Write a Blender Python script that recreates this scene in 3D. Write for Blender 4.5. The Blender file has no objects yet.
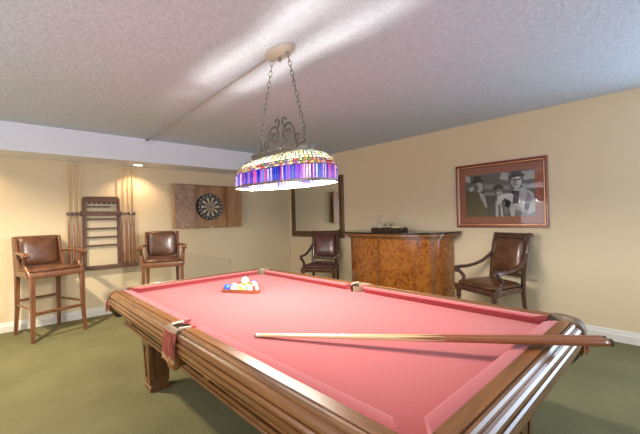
import bpy, bmesh, math, random
from mathutils import Vector, Matrix
PI = math.pi
random.seed(7)
S = bpy.context.scene
C = S.collection

# ------------------------------------------------------------------ camera
H, HS = 2.44, 2.1216              # ceiling, soffit underside
WR, WL, WS = 4.411, 5.615, 5.10   # right wall X, left wall Y, soffit face Y
XN, YN = -2.3, -2.4               # walls behind the camera
cam = bpy.data.objects.new('camera', bpy.data.cameras.new('camera'))
C.objects.link(cam)
yaw, pitch, roll = 0.7537, 0.0041, 0.0243
fw = Vector((math.sin(yaw)*math.cos(pitch), math.cos(yaw)*math.cos(pitch), math.sin(pitch)))
rt = Vector((math.cos(yaw), -math.sin(yaw), 0)); up = rt.cross(fw)
r2 = rt*math.cos(roll) - up*math.sin(roll); u2 = rt*math.sin(roll) + up*math.cos(roll)
cam.matrix_world = Matrix(((r2.x, u2.x, -fw.x, 0), (r2.y, u2.y, -fw.y, 0), (r2.z, u2.z, -fw.z, 1.2809), (0, 0, 0, 1)))
cam.data.sensor_width = 36; cam.data.lens = 341.28/640*36
cam.data.clip_start = 0.02
S.camera = cam

# ------------------------------------------------------------------ world, lights, exposure
w = bpy.data.worlds.new('world'); S.world = w; w.use_nodes = True
w.node_tree.nodes['Background'].inputs[0].default_value = (0.75, 0.82, 1.0, 1)
w.node_tree.nodes['Background'].inputs[1].default_value = 1.0
S.view_settings.view_transform = 'Standard'; S.view_settings.look = 'None'
S.view_settings.exposure = 0.36; S.view_settings.gamma = 1.0; S.view_settings.use_curve_mapping = False
S.cycles.max_bounces = 10; S.cycles.diffuse_bounces = 5; S.cycles.glossy_bounces = 4
S.cycles.transmission_bounces = 8; S.cycles.transparent_max_bounces = 12
S.cycles.sample_clamp_indirect = 6.0
S.cycles.use_denoising = True
S.cycles.caustics_reflective = False; S.cycles.caustics_refractive = False

def area_light(name, loc, direction, sx, sy, power, color):
    l = bpy.data.lights.new(name, 'AREA'); l.shape = 'RECTANGLE'; l.size = sx; l.size_y = sy
    l.energy = power; l.color = color
    o = bpy.data.objects.new(name, l); C.objects.link(o); o.location = loc
    o.rotation_euler = Vector(direction).to_track_quat('-Z', 'Y').to_euler()
    return o
area_light('window_daylight', (WR-0.05, -1.18, 1.35), (-1, 0.45, 0.15), 1.8, 1.7, 50, (0.62, 0.80, 1.0))
area_light('window_daylight', (1.2, YN+0.06, 1.45), (0, 1, 0.12), 2.4, 1.4, 26, (0.80, 0.90, 1.0))
area_light('window_daylight', (XN+0.06, 1.6, 1.45), (1, 0, 0.12), 3.2, 1.4, 50, (0.95, 0.94, 0.95))
def spot(name, loc, power, color, size=130, blend=0.6, rad=0.03, aim=(0, 0, -1)):
    l = bpy.data.lights.new(name, 'SPOT'); l.energy = power; l.color = color
    l.spot_size = math.radians(size); l.spot_blend = blend; l.shadow_soft_size = rad
    o = bpy.data.objects.new(name, l); C.objects.link(o); o.location = loc
    o.rotation_euler = Vector(aim).to_track_quat('-Z', 'Y').to_euler(); return o
WARM = (1.0, 0.70, 0.42)
spot('downlight_beam', (1.467, 5.37, HS-0.02), 25, WARM)
spot('downlight_beam', (-0.22, 5.37, HS-0.02), 7, WARM)
spot('room_fill', (-0.3, 3.9, H-0.03), 300, (1.0, 0.84, 0.58), 150, 0.8, 0.06)  # these room spots are unseen fill, added to lift walls and floor
spot('room_fill', (-0.6, 2.2, H-0.03), 8, (1.0, 0.80, 0.52), 150, 0.8, 0.06)
spot('room_fill', (-0.1, 1.1, H-0.03), 5, (1.0, 0.88, 0.68), 160, 0.5, 0.08)
spot('room_fill', (1.1, -0.2, H-0.03), 2, (0.95, 0.97, 1.0), 160, 0.5, 0.08)
spot('room_fill', (3.2, -0.9, H-0.03), 14, (1.0, 0.93, 0.8), 150, 0.8, 0.06)
LAMP = Vector((1.41, 1.88, 1.508))
BULB_POWER = 42

# ------------------------------------------------------------------ materials
MATS = {}
def base(name, color=(0.5, 0.5, 0.5), rough=0.5, metal=0.0, spec=0.5, coat=0.0, trans=0.0):
    m = bpy.data.materials.new(name); m.use_nodes = True
    b = m.node_tree.nodes['Principled BSDF']
    b.inputs['Base Color'].default_value = (*color, 1)
    b.inputs['Roughness'].default_value = rough; b.inputs['Metallic'].default_value = metal
    b.inputs['Specular IOR Level'].default_value = spec; b.inputs['Coat Weight'].default_value = coat
    b.inputs['Coat Roughness'].default_value = 0.15
    b.inputs['Transmission Weight'].default_value = trans
    MATS[name] = m
    return m, m.node_tree, b
def coords(nt, scale=(1, 1, 1), rot=(0, 0, 0), kind='Object'):
    t = nt.nodes.new('ShaderNodeTexCoord'); mp = nt.nodes.new('ShaderNodeMapping')
    mp.inputs['Scale'].default_value = scale; mp.inputs['Rotation'].default_value = rot
    nt.links.new(t.outputs[kind], mp.inputs['Vector']); return mp.outputs['Vector']
def noise(nt, vec, scale, detail=4, rough=0.55, dist=0.0):
    n = nt.nodes.new('ShaderNodeTexNoise'); n.inputs['Scale'].default_value = scale
    n.inputs['Detail'].default_value = detail; n.inputs['Roughness'].default_value = rough
    n.inputs['Distortion'].default_value = dist
    nt.links.new(vec, n.inputs['Vector']); return n.outputs['Fac']
def ramp(nt, fac, stops):
    r = nt.nodes.new('ShaderNodeValToRGB'); e = r.color_ramp.elements
    e[0].position, e[0].color = stops[0][0], (*stops[0][1], 1)
    e[1].position, e[1].color = stops[-1][0], (*stops[-1][1], 1)
    for p, c in stops[1:-1]:
        x = e.new(p); x.color = (*c, 1)
    nt.links.new(fac, r.inputs['Fac']); return r.outputs['Color']
def bump(nt, b, fac, strength, dist=0.01):
    n = nt.nodes.new('ShaderNodeBump'); n.inputs['Strength'].default_value = strength
    n.inputs['Distance'].default_value = dist
    nt.links.new(fac, n.inputs['Height']); nt.links.new(n.outputs['Normal'], b.inputs['Normal'])
def lerp(a, b, t): return tuple(a[i]*(1-t)+b[i]*t for i in range(3))
def scl(a, k): return tuple(x*k for x in a)

def wood(name, dark, light, rough=0.3, stretch=(1, 1, 12), scale=5, coat=0.3):
    m, nt, b = base(name, dark, rough, coat=coat)
    v = coords(nt, tuple(scale*(0.25 if s == max(stretch) and max(stretch) > 1 else 3.0) for s in stretch))
    f = noise(nt, v, 1.6, 6, 0.6, 0.6)
    c = ramp(nt, f, [(0.28, dark), (0.5, lerp(dark, light, 0.5)), (0.72, light)])
    nt.links.new(c, b.inputs['Base Color']); bump(nt, b, f, 0.08, 0.002)
    return m
Z_, Y_, X_ = (1, 1, 12), (1, 12, 1), (12, 1, 1)
TD, TL_ = (0.095, 0.034, 0.011), (0.29, 0.122, 0.038)
m_table_y = wood('table_walnut_long', TD, TL_, 0.3, Y_, 5, 0.3)
m_table_x = wood('table_walnut_end', TD, TL_, 0.3, X_, 5, 0.5)
m_table_z = wood('table_walnut_leg', scl(TD, .8), scl(TL_, .75), 0.3, Z_, 5, 0.4)
m_stool = wood('stool_oak', (0.10, 0.034, 0.013), (0.25, 0.10, 0.042), 0.35, Z_, 6)
m_dark = wood('mahogany_dark', (0.045, 0.016, 0.008), (0.11, 0.042, 0.02), 0.25, Z_, 6, 0.5)
m_rack = wood('rack_wood', (0.075, 0.036, 0.027), (0.17, 0.088, 0.062), 0.6, X_, 5, 0.0)
m_cab = wood('dart_cabinet_oak', (0.26, 0.12, 0.045), (0.50, 0.27, 0.11), 0.4, Z_, 4)
m_cherry = wood('cherry_frame', (0.12, 0.015, 0.008), (0.27, 0.045, 0.022), 0.25, X_, 5, 0.5)
m_barwood = wood('bar_edge_wood', (0.16, 0.05, 0.016), (0.34, 0.13, 0.04), 0.22, X_, 5, 0.5)
m_mirrorframe = wood('mirror_frame_wood', (0.075, 0.038, 0.014), (0.18, 0.095, 0.038), 0.35, Z_, 5)
m_cue_shaft = wood('cue_maple', (0.62, 0.42, 0.20), (0.80, 0.60, 0.34), 0.3, Z_, 6)
m_cue_butt = wood('cue_butt_stain', (0.20, 0.065, 0.024), (0.36, 0.13, 0.048), 0.3, Z_, 6)

m_burl, nt, b = base('burl_walnut', (0.3, 0.12, 0.03), 0.18, coat=0.6)
f = noise(nt, coords(nt, (1, 1, 1)), 11, 8, 0.72, 1.6)
nt.links.new(ramp(nt, f, [(0.3, (0.10, 0.020, 0.004)), (0.45, (0.28, 0.078, 0.012)), (0.58, (0.46, 0.165, 0.026)), (0.75, (0.24, 0.062, 0.010))]), b.inputs['Base Color'])
m_doorpat, nt, b = base('mottled_door_panel', (0.4, 0.3, 0.2), 0.4)
f = noise(nt, coords(nt, (1, 1, 1)), 26, 5, 0.7, 1.5)
nt.links.new(ramp(nt, f, [(0.35, (0.20, 0.11, 0.065)), (0.5, (0.37, 0.22, 0.135)), (0.66, (0.55, 0.41, 0.33))]), b.inputs['Base Color'])

m_wall, nt, b = base('wall_paint', (0.76, 0.635, 0.44), 0.85, spec=0.2)
bump(nt, b, noise(nt, coords(nt), 120, 3), 0.08, 0.002)
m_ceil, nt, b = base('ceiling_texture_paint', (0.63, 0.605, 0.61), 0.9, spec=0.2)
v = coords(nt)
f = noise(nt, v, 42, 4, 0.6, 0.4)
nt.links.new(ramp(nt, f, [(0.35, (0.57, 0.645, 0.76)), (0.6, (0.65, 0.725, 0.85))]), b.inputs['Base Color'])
bump(nt, b, f, 0.75, 0.012)
m_soffit, nt, b = base('soffit_paint', (0.84, 0.86, 0.95), 0.8, spec=0.2)
m_white, nt, b = base('white_trim_paint', (0.80, 0.78, 0.74), 0.4)
m_carpet, nt, b = base('olive_carpet', (0.15, 0.15, 0.06), 1.0, spec=0.05)
v = coords(nt)
f1 = noise(nt, v, 160, 3, 0.7); f2 = noise(nt, v, 2.2, 3, 0.5)
mx = nt.nodes.new('ShaderNodeMath'); mx.operation = 'MULTIPLY_ADD'
nt.links.new(f2, mx.inputs[0]); mx.inputs[1].default_value = 0.35; nt.links.new(f1, mx.inputs[2])
nt.links.new(ramp(nt, mx.outputs[0], [(0.45, (0.118, 0.112, 0.058)), (0.85, (0.27, 0.256, 0.136))]), b.inputs['Base Color'])
bump(nt, b, f1, 0.9, 0.01)
m_felt, nt, b = base('red_felt', (0.78, 0.13, 0.13), 0.95, spec=0.1)
b.inputs['Sheen Weight'].default_value = 0.34; b.inputs['Sheen Roughness'].default_value = 0.5
b.inputs['Sheen Tint'].default_value = (1, 0.78, 0.80, 1)
v = coords(nt)
f = noise(nt, v, 300, 2)
nt.links.new(ramp(nt, f, [(0.3, (0.36, 0.062, 0.066)), (0.7, (0.41, 0.082, 0.087))]), b.inputs['Base Color'])
bump(nt, b, f, 0.15, 0.001)
m_feltdark, nt, b = base('red_felt_cushion', (0.66, 0.075, 0.08), 0.95, spec=0.1)
f = noise(nt, coords(nt), 300, 2); bump(nt, b, f, 0.15, 0.001)

def leather(name, dark, light, rough=0.32):
    m, nt, b = base(name, dark, rough, coat=0.25)
    v = coords(nt)
    f = noise(nt, v, 9, 4, 0.6, 0.5)
    nt.links.new(ramp(nt, f, [(0.35, dark), (0.68, light)]), b.inputs['Base Color'])
    bump(nt, b, noise(nt, v, 160, 3), 0.12, 0.002)
    return m
m_leather = leather('brown_leather', (0.075, 0.028, 0.014), (0.17, 0.07, 0.030))
m_leather_red = leather('oxblood_leather', (0.075, 0.022, 0.018), (0.14, 0.048, 0.036))
m_leather_tan = leather('tan_pocket_leather', (0.13, 0.09, 0.055), (0.25, 0.18, 0.12), 0.62)
m_leather_tan.node_tree.nodes['Principled BSDF'].inputs['Coat Weight'].default_value = 0.0
m_leather_orange = leather('orange_pocket_leather', (0.22, 0.075, 0.02), (0.36, 0.14, 0.05), 0.4)
m_cup, nt, b = base('black_pocket_leather', (0.02, 0.016, 0.014), 0.35)
m_fringe, nt, b = base('rose_fringe', (0.36, 0.10, 0.075), 0.8)
f = noise(nt, coords(nt, (1, 1, .1)), 120, 2)
nt.links.new(ramp(nt, f, [(0.3, (0.24, 0.05, 0.03)), (0.7, (0.52, 0.15, 0.10))]), b.inputs['Base Color'])
m_fringetip, nt, b = base('gold_fringe_tip', (0.55, 0.33, 0.16), 0.6)
m_redknob, nt, b = base('red_felt_tab', (0.75, 0.08, 0.07), 0.8)
m_strap, nt, b = base('cream_pocket_strap', (0.62, 0.47, 0.36), 0.5)
m_pewter, nt, b = base('pewter', (0.20, 0.18, 0.16), 0.45, metal=0.5)
m_iron, nt, b = base('grey_iron', (0.13, 0.11, 0.10), 0.5, metal=0.3)
m_bronze, nt, b = base('bronze_patina', (0.20, 0.175, 0.15), 0.45, metal=0.7)
m_canopy, nt, b = base('canopy_nickel', (0.52, 0.47, 0.40), 0.4, metal=0.3)
m_conduit, nt, b = base('conduit_grey', (0.48, 0.45, 0.43), 0.45, metal=0.4)
m_brass, nt, b = base('brass', (0.75, 0.55, 0.25), 0.3, metal=1.0)
m_black, nt, b = base('black_paint', (0.012, 0.012, 0.013), 0.4)
m_blackgloss, nt, b = base('black_counter', (0.022, 0.018, 0.017), 0.12)
m_mirror, nt, b = base('mirror_glass', (0.86, 0.87, 0.84), 0.02, metal=1.0)
m_cream, nt, b = base('cream_paint', (0.66, 0.56, 0.38), 0.5)
m_outlet, nt, b = base('outlet_plastic', (0.62, 0.55, 0.42), 0.4)
m_rubber, nt, b = base('rubber_bumper', (0.03, 0.02, 0.018), 0.7)
m_bumperwhite, nt, b = base('white_bumper_disc', (0.75, 0.72, 0.62), 0.5)
m_tip, nt, b = base('leather_tip', (0.10, 0.10, 0.13), 0.7)
m_ferrule, nt, b = base('ferrule_white', (0.8, 0.78, 0.7), 0.4)
m_glass, nt, b = base('clear_glass', (0.95, 0.96, 0.97), 0.02, trans=1.0)
b.inputs['IOR'].default_value = 1.3
m_linen, nt, b = base('yellow_napkin', (0.72, 0.60, 0.28), 0.8)
m_tray, nt, b = base('dark_tray_wood', (0.03, 0.012, 0.008), 0.3)
m_weave, nt, b = base('silver_handle', (0.5, 0.46, 0.42), 0.3, metal=0.8)

# ------------------------------------------------------------------ mesh builder
class MB:
    def __init__(s): s.b = bmesh.new(); s.mi = 0
    def face(s, vs, smooth=False):
        try: f = s.b.faces.new(vs)
        except ValueError: return None
        f.material_index = s.mi; f.smooth = smooth; return f
    def box(s, x0, x1, y0, y1, z0, z1, M=None, taper=None):
        """taper: (kx, ky) scale of the lower face about its centre"""
        vs = []
        for z in (z0, z1):
            for x, y in ((x0, y0), (x1, y0), (x1, y1), (x0, y1)):
                if taper and z == z0:
                    cx, cy = (x0+x1)/2, (y0+y1)/2
                    x, y = cx+(x-cx)*taper[0], cy+(y-cy)*taper[1]
                p = Vector((x, y, z)); vs.append(s.b.verts.new(M @ p if M else p))
        for q in ((3, 2, 1, 0), (4, 5, 6, 7), (0, 1, 5, 4), (1, 2, 6, 5), (2, 3, 7, 6), (3, 0, 4, 7)):
            s.face([vs[i] for i in q])
        return s
    def hexa(s, lo, hi):
        """prism between two quads (lists of 4 points, same winding, lo then hi)"""
        a = [s.b.verts.new(Vector(p)) for p in lo]; c = [s.b.verts.new(Vector(p)) for p in hi]
        s.face(a[::-1]); s.face(c)
        for i in range(4): s.face([a[i], a[(i+1) % 4], c[(i+1) % 4], c[i]])
        return s
    def grid_loft(s, rings, closed=True, caps=True, smooth=True):
        """rings: list of lists of points"""
        R = [[s.b.verts.new(Vector(p)) for p in r] for r in rings]
        n = len(R[0])
        for a, c in zip(R[:-1], R[1:]):
            for i in range(n if closed else n-1):
                j = (i+1) % n
                s.face([a[i], a[j], c[j], c[i]], smooth)
        if caps:
            s.face(R[0][::-1]); s.face(R[-1])
        return s
    def tube(s, pts, rad, seg=8, squash=None, caps=True, closed=False, M=None):
        pts = [Vector(p) for p in pts]
        if M: pts = [M @ p for p in pts]
        n = len(pts)
        rads = rad if isinstance(rad, (list, tuple)) else [rad]*n
        def tan(i):
            if closed: return (pts[(i+1) % n]-pts[i-1]).normalized()
            return (pts[min(i+1, n-1)]-pts[max(i-1, 0)]).normalized()
        t = tan(0)
        ref = Vector((0, 0, 1)) if abs(t.z) < 0.9 else Vector((1, 0, 0))
        nrm = (ref - t*ref.dot(t)).normalized()
        rings = []
        for i in range(n):
            t = tan(i)
            nrm = (nrm - t*nrm.dot(t)).normalized()
            bi = t.cross(nrm)
            kx, ky = squash if squash else (1, 1)
            rings.append([pts[i] + (nrm*math.cos(a)*ky + bi*math.sin(a)*kx)*rads[i] for a in [2*PI*k/seg for k in range(seg)]])
        if closed: rings.append(rings[0]); s.grid_loft(rings, True, False)
        else: s.grid_loft(rings, True, caps)
        return s
    def lathe(s, prof, c=(0, 0, 0), seg=20, M=None, caps=True):
        rings = []
        for r, z in prof:
            ring = [Vector((c[0]+r*math.cos(2*PI*k/seg), c[1]+r*math.sin(2*PI*k/seg), c[2]+z)) for k in range(seg)]
            rings.append([M @ p for p in ring] if M else ring)
        s.grid_loft(rings, True, caps); return s
    def sweep(s, prof, frames, caps=True, smooth=False):
        """prof: (o, z) closed polygon; frames: (pos2d, out2d, extra offset)"""
        rings = [[Vector((p[0]+d[0]*(o+e), p[1]+d[1]*(o+e), z)) for o, z in prof] for p, d, e in frames]
        s.grid_loft(rings, True, caps, smooth); return s
    def prism(s, outline, z0, z1, smooth=False):
        s.grid_loft([[(x, y, z0) for x, y in outline], [(x, y, z1) for x, y in outline]], True, True, smooth); return s
    def sphere(s, c, r, seg=16, rings=10, sc=(1, 1, 1), M=None):
        prof = []
        R = []
        for i in range(1, rings):
            a = PI*i/rings
            ring = [Vector((c[0]+r*math.sin(a)*math.cos(2*PI*k/seg)*sc[0], c[1]+r*math.sin(a)*math.sin(2*PI*k/seg)*sc[1], c[2]-r*math.cos(a)*sc[2])) for k in range(seg)]
            R.append([M @ p for p in ring] if M else ring)
        s.grid_loft(R, True, True); return s
    def cushion(s, x0, x1, y0, y1, z0, z1, dome=0.02, edge=0.02, n=10, M=None, taper=1.0):
        """upholstered pad: rounded slab with a domed top (z1 is the rim height)"""
        def se(u): return math.copysign(abs(u)**1.0, u)
        cx, cy = (x0+x1)/2, (y0+y1)/2; hx, hy = (x1-x0)/2, (y1-y0)/2
        def ring(k, z, N=32):
            out = []
            for i in range(N):
                a = 2*PI*i/N
                ca, sa = math.cos(a), math.sin(a)
                px = math.copysign(abs(ca)**0.32, ca); py = math.copysign(abs(sa)**0.32, sa)
                tx = 1 if py < 0 else 1
                wx = 1 + (taper-1)*(py*0.5+0.5)
                p = Vector((cx+px*(hx-k)*wx, cy+py*(hy-k), z)); out.append(M @ p if M else p)
            return out
        R = [ring(edge*0.6, z0), ring(0, z0+(z1-z0)*0.3), ring(0, z0+(z1-z0)*0.75), ring(edge*0.5, z1)]
        for t in (0.25, 0.45, 0.65, 0.85, 0.97):
            k = edge*0.5 + (min(hx, hy)-edge)*t
            rr = []
            zz = z1 + dome*math.sin(t*PI/2)
            rr = ring(k, zz)
            R.append(rr)
        s.grid_loft(R, True, True); return s
    def build(s, name, mat, parent=None, bevel=0.0, flat=False, subsurf=0, sharp=38):
        me = bpy.data.meshes.new(name)
        bmesh.ops.remove_doubles(s.b, verts=s.b.verts, dist=1e-6)
        bmesh.ops.recalc_face_normals(s.b, faces=s.b.faces)
        s.b.to_mesh(me); s.b.free()
        for m in (mat if isinstance(mat, (list, tuple)) else [mat]): me.materials.append(m)
        if not flat:
            me.polygons.foreach_set('use_smooth', [True]*len(me.polygons))
            me.set_sharp_from_angle(angle=math.radians(sharp))
        o = bpy.data.objects.new(name, me); C.objects.link(o)
        if parent: o.parent = parent
        if bevel:
            md = o.modifiers.new('bevel', 'BEVEL'); md.width = bevel; md.segments = 2; md.limit_method = 'ANGLE'; md.angle_limit = math.radians(40)
            md.harden_normals = False
        if subsurf:
            md = o.modifiers.new('subd', 'SUBSURF'); md.levels = subsurf; md.render_levels = subsurf
        return o

def thing(name, label, cat, loc=(0, 0, 0), rz=0, group=None, rot=None):
    o = bpy.data.objects.new(name, None); C.objects.link(o); o.empty_display_size = 0.1
    o.location = loc; o.rotation_euler = rot if rot else (0, 0, rz)
    o['label'] = label; o['category'] = cat
    if group: o['group'] = group
    return o
def tag(o, label, cat, group=None):
    o['label'] = label; o['category'] = cat
    if group: o['group'] = group
    return o
def struct(o): o['kind'] = 'structure'; return o
def dup(root, loc, rz=None, label=None, rot=None):
    def cp(o, par):
        c = o.copy(); C.objects.link(c); c.parent = par
        for ch in list(o.children): cp(ch, c)
        return c
    r = cp(root, None); r.location = loc
    if rz is not None: r.rotation_euler = (0, 0, rz)
    if rot is not None: r.rotation_euler = rot
    if label: r['label'] = label
    return r

# ------------------------------------------------------------------ the room
T = 0.12
struct(MB().box(XN-T, WR+T, YN-T, WL+T, -0.12, 0).build('floor', m_carpet, flat=True))
struct(MB().box(XN-T, WR+T, YN-T, WL+T, H, H+0.12).build('ceiling', m_ceil, flat=True))
struct(MB().box(XN-T, WR+T, WL, WL+T, 0, H).build('wall_left', m_wall, flat=True))
struct(MB().box(XN, WR, WS, WL, HS, H).build('trim_1', m_soffit, flat=True))   # soffit along the left wall
def holed_wall(name, along_x, a0, a1, c0, c1, h0, h1, z0, z1):
    m = MB()
    def bx(p0, p1, q0, q1):
        if along_x: m.box(p0, p1, c0, c1, q0, q1)
        else: m.box(c0, c1, p0, p1, q0, q1)
    bx(a0, h0, 0, H); bx(h1, a1, 0, H); bx(h0, h1, 0, z0); bx(h0, h1, z1, H)
    return struct(m.build(name, m_wall, flat=True))
holed_wall('wall_right', False, YN, WL, WR, WR+T, -2.1, -0.25, 0.45, 2.2)
holed_wall('wall_back', True, XN, WR, YN-T, YN, 0.0, 2.4, 0.7, 2.2)
holed_wall('wall_near', False, YN, WL, XN-T, XN, -0.1, 3.3, 0.7, 2.2)
def window(n, along_x, h0, h1, c, zl=0.70):
    m = MB(); g = MB()
    def bx(mm, p0, p1, q0, q1, d):
        if along_x: mm.box(p0, p1, c-d, c+d, q0, q1)
        else: mm.box(c-d, c+d, p0, p1, q0, q1)
    bx(m, h0, h1, zl, zl+0.05, 0.04); bx(m, h0, h1, 2.15, 2.2, 0.04); bx(m, h0, h0+0.05, zl, 2.2, 0.04); bx(m, h1-0.05, h1, zl, 2.2, 0.04)
    mid = (h0+h1)/2; bx(m, mid-0.03, mid+0.03, zl, 2.2, 0.035)
    struct(m.build('window_%d' % n, m_white, flat=True))
window(1, True, 0.0, 2.4, YN-T/2)
window(3, False, -2.1, -0.25, WR+T/2, 0.45)
window(2, False, -0.1, 3.3, XN-T/2)
def baseboard(name, along_x, a0, a1, c, sgn):
    prof = [(0, 0), (0.016, 0), (0.016, 0.07), (0.012, 0.078), (0.012, 0.088), (0.008, 0.094), (0.008, 0.108), (0.003, 0.116), (0, 0.116)]
    m = MB()
    if along_x: fr = [((a0, c), (0, sgn), 0), ((a1, c), (0, sgn), 0)]
    else: fr = [((c, a0), (sgn, 0), 0), ((c, a1), (sgn, 0), 0)]
    m.sweep(prof, fr); struct(m.build(name, m_white, flat=True))
baseboard('baseboard_left', True, XN, WR, WL, -1)
baseboard('baseboard_right', False, YN, WL-0.016, WR, -1)

# recessed downlights in the soffit
m_lens, nt, b = base('downlight_lens', (0.9, 0.85, 0.75), 0.4)
b.inputs['Emission Color'].default_value = (1, 0.86, 0.62, 1); b.inputs['Emission Strength'].default_value = 5
def downlight(x, y, z, lab):
    t = thing('recessed_downlight', lab, 'ceiling light', (x, y, z))
    MB().lathe([(0.085, 0), (0.085, -0.006), (0.062, -0.012), (0.062, 0.0)], seg=28).build('trim_ring', m_white, t)
    MB().lathe([(0.061, -0.003), (0.05, -0.010), (0.02, -0.013)], seg=28).build('lens', m_lens, t)
downlight(1.467, 5.37, HS, 'round white recessed downlight glowing in the soffit above the cue rack')

# wall outlet
t = thing('wall_outlet', 'cream outlet plate low on the wall below the dartboard cabinet', 'outlet', (3.02, WL, 0.534))
MB().box(-0.036, 0.036, -0.006, 0, -0.058, 0.058).build('cover_plate', m_outlet, t, bevel=0.002)
for s in (-1, 1): MB().box(-0.017, 0.017, -0.009, -0.006, s*0.027-0.014, s*0.027+0.014).build('socket', m_outlet, t, bevel=0.002)

# ------------------------------------------------------------------ pool table
TC = Vector((1.339, 1.717, 0)); A, B = 0.751, 1.395; RW = 0.097; DZ = -0.035      # half width, half length (outer)
ia, ib = A-RW, B-RW                                # wood/felt line
ZT, ZB = 0.765, 0.722
table = thing('pool_table', 'large carved wooden pool table with red felt and fringed pockets', 'pool table', TC)
EC, GS = 0.155, 0.070                                  # corner gap, side gap
# slate bed with pocket bites
def arc(cx, cy, r, a0, a1, n=10): return [(cx+r*math.cos(a0+(a1-a0)*i/n), cy+r*math.sin(a0+(a1-a0)*i/n)) for i in range(n+1)]
out = []
pr_ = 0.068
px, py = ia+0.006, ib+0.006
cc = [(px, py), (-px, py), (-px, -py), (px, -py)]
out += [(ia, -ib+EC-0.02)][:0]
# right side (x=+ia) going up, with the side bite
def right_side(sx):
    return
out = []
out += arc(px, -py, pr_, PI, PI/2)[0:]                 # near-right corner bite
out += [(ia, -py+pr_)] + [(ia, -pr_)] + arc(ia+0.012, 0, pr_, 1.5*PI-0.2, 0.5*PI+0.2)[0:] + [(ia, pr_), (ia, py-pr_)]
out += arc(px, py, pr_, 1.5*PI, PI) + [(px-pr_, ib), (-px+pr_, ib)]
out += arc(-px, py, pr_, 2*PI, 1.5*PI) + [(-ia, py-pr_), (-ia, pr_)] + arc(-ia-0.012, 0, pr_, PI/2-0.2, -PI/2+0.2) + [(-ia, -pr_), (-ia, -py+pr_)]
out += arc(-px, -py, pr_, PI/2, 0) + [(-px+pr_, -ib), (px-pr_, -ib)]
MB().prism(out, ZB-0.025, ZB).build('playing_surface', m_felt, table, flat=True)

railprof = [(0, 0.735), (0, 0.800), (0.043, 0.803), (0.046, 0.795), (0.050, 0.795), (0.053, 0.803), (0.060, 0.801), (0.066, 0.794), (0.067, 0.788), (0.071, 0.788), (0.078, 0.783), (0.084, 0.774),
            (0.086, 0.764), (0.080, 0.762), (0.079, 0.756), (0.086, 0.754), (0.0905, 0.746), (0.0905, 0.738), (0.083, 0.735), (0.081, 0.728), (0.087, 0.725), (0.088, 0.712), (0.084, 0.703), (0.073, 0.700),
            (0.072, 0.693), (0.078, 0.690), (0.077, 0.681), (0.066, 0.676), (0.03, 0.672), (0.0, 0.68)]
railprof = [(o*RW/0.09, z+DZ) for o, z in railprof]
cushprof = [(0, 0.70+DZ), (0, ZT-0.001), (0.012, ZT+0.0015), (0.040, ZT-0.001), (0.050, ZT-0.003), (0.053, ZT-0.007), (0.052, ZT-0.011), (0.038, ZT-0.019), (0.028, ZB+0.004), (0.026, ZB-0.001), (0.026, 0.70+DZ)]
def rail(p0, p1, d, mat):
    MB().sweep(railprof, [(p0, d, 0), (p1, d, 0)]).build('rail', mat, table, sharp=20)
def cushion_(p0, p1, d, k0, k1):
    p0, p1 = Vector(p0), Vector(p1); u = (p1-p0).normalized(); d = Vector(d)
    rings = []
    for base_, k in ((p0, k0), (p1, -k1)):
        rings.append([(base_.x+u.x*k*i-d.x*i, base_.y+u.y*k*i-d.y*i, z) for i, z in cushprof])
    m = MB(); m.grid_loft(rings, True, True, False); m.build('cushion', m_felt, table, sharp=50)
for sx in (-1, 1):
    for s0, s1, k0, k1 in ((-B+EC, -GS, 1.0, 0.35), (GS, B-EC, 0.35, 1.0)):
        rail((sx*ia, s0), (sx*ia, s1), (sx, 0), m_table_y)
        cushion_((sx*ia, s0), (sx*ia, s1), (sx, 0), k0, k1)
for sy in (-1, 1):
    rail((-A+EC, sy*ib), (A-EC, sy*ib), (0, sy), m_table_x)
    cushion_((-A+EC, sy*ib), (A-EC, sy*ib), (0, sy), 1.0, 1.0)
# pockets
cornerprof = [(0.040, 0.735), (0.038, 0.790), (0.044, 0.801), (0.060, 0.806), (0.076, 0.801), (0.088, 0.785), (0.093, 0.765), (0.091, 0.742), (0.085, 0.720), (0.076, 0.700), (0.06, 0.690), (0.050, 0.700)]
cornerprof = [(o*RW/0.09, z+DZ) for o, z in cornerprof]
def fringe(name, pts, ztop, length, parent, mat=None):
    """strands hang from points [(x,y,nx,ny)]"""
    m = MB()
    for (x, y, nx, ny) in pts:
        for rep in range(2):
            l = length*random.uniform(0.88, 1.05); o = random.uniform(0, 0.012); j = random.uniform(-0.004, 0.004)
            m.mi = 0
            p = [(x+nx*o*0.3, y+ny*o*0.3, ztop), (x+nx*(o+0.004)-ny*j, y+ny*(o+0.004)+nx*j, ztop-l*0.5), (x+nx*(o+0.006)-ny*j*1.5, y+ny*(o+0.006)+nx*j*1.5, ztop-l*0.86)]
            m.tube(p, 0.0022, 5)
            m.mi = 1
            q = p[-1]; m.tube([q, (q[0]+nx*0.001, q[1]+ny*0.001, ztop-l)], [0.0024, 0.0032], 5)
    return m.build(name, [m_fringe, m_fringetip], parent)
R = 0.115
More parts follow.
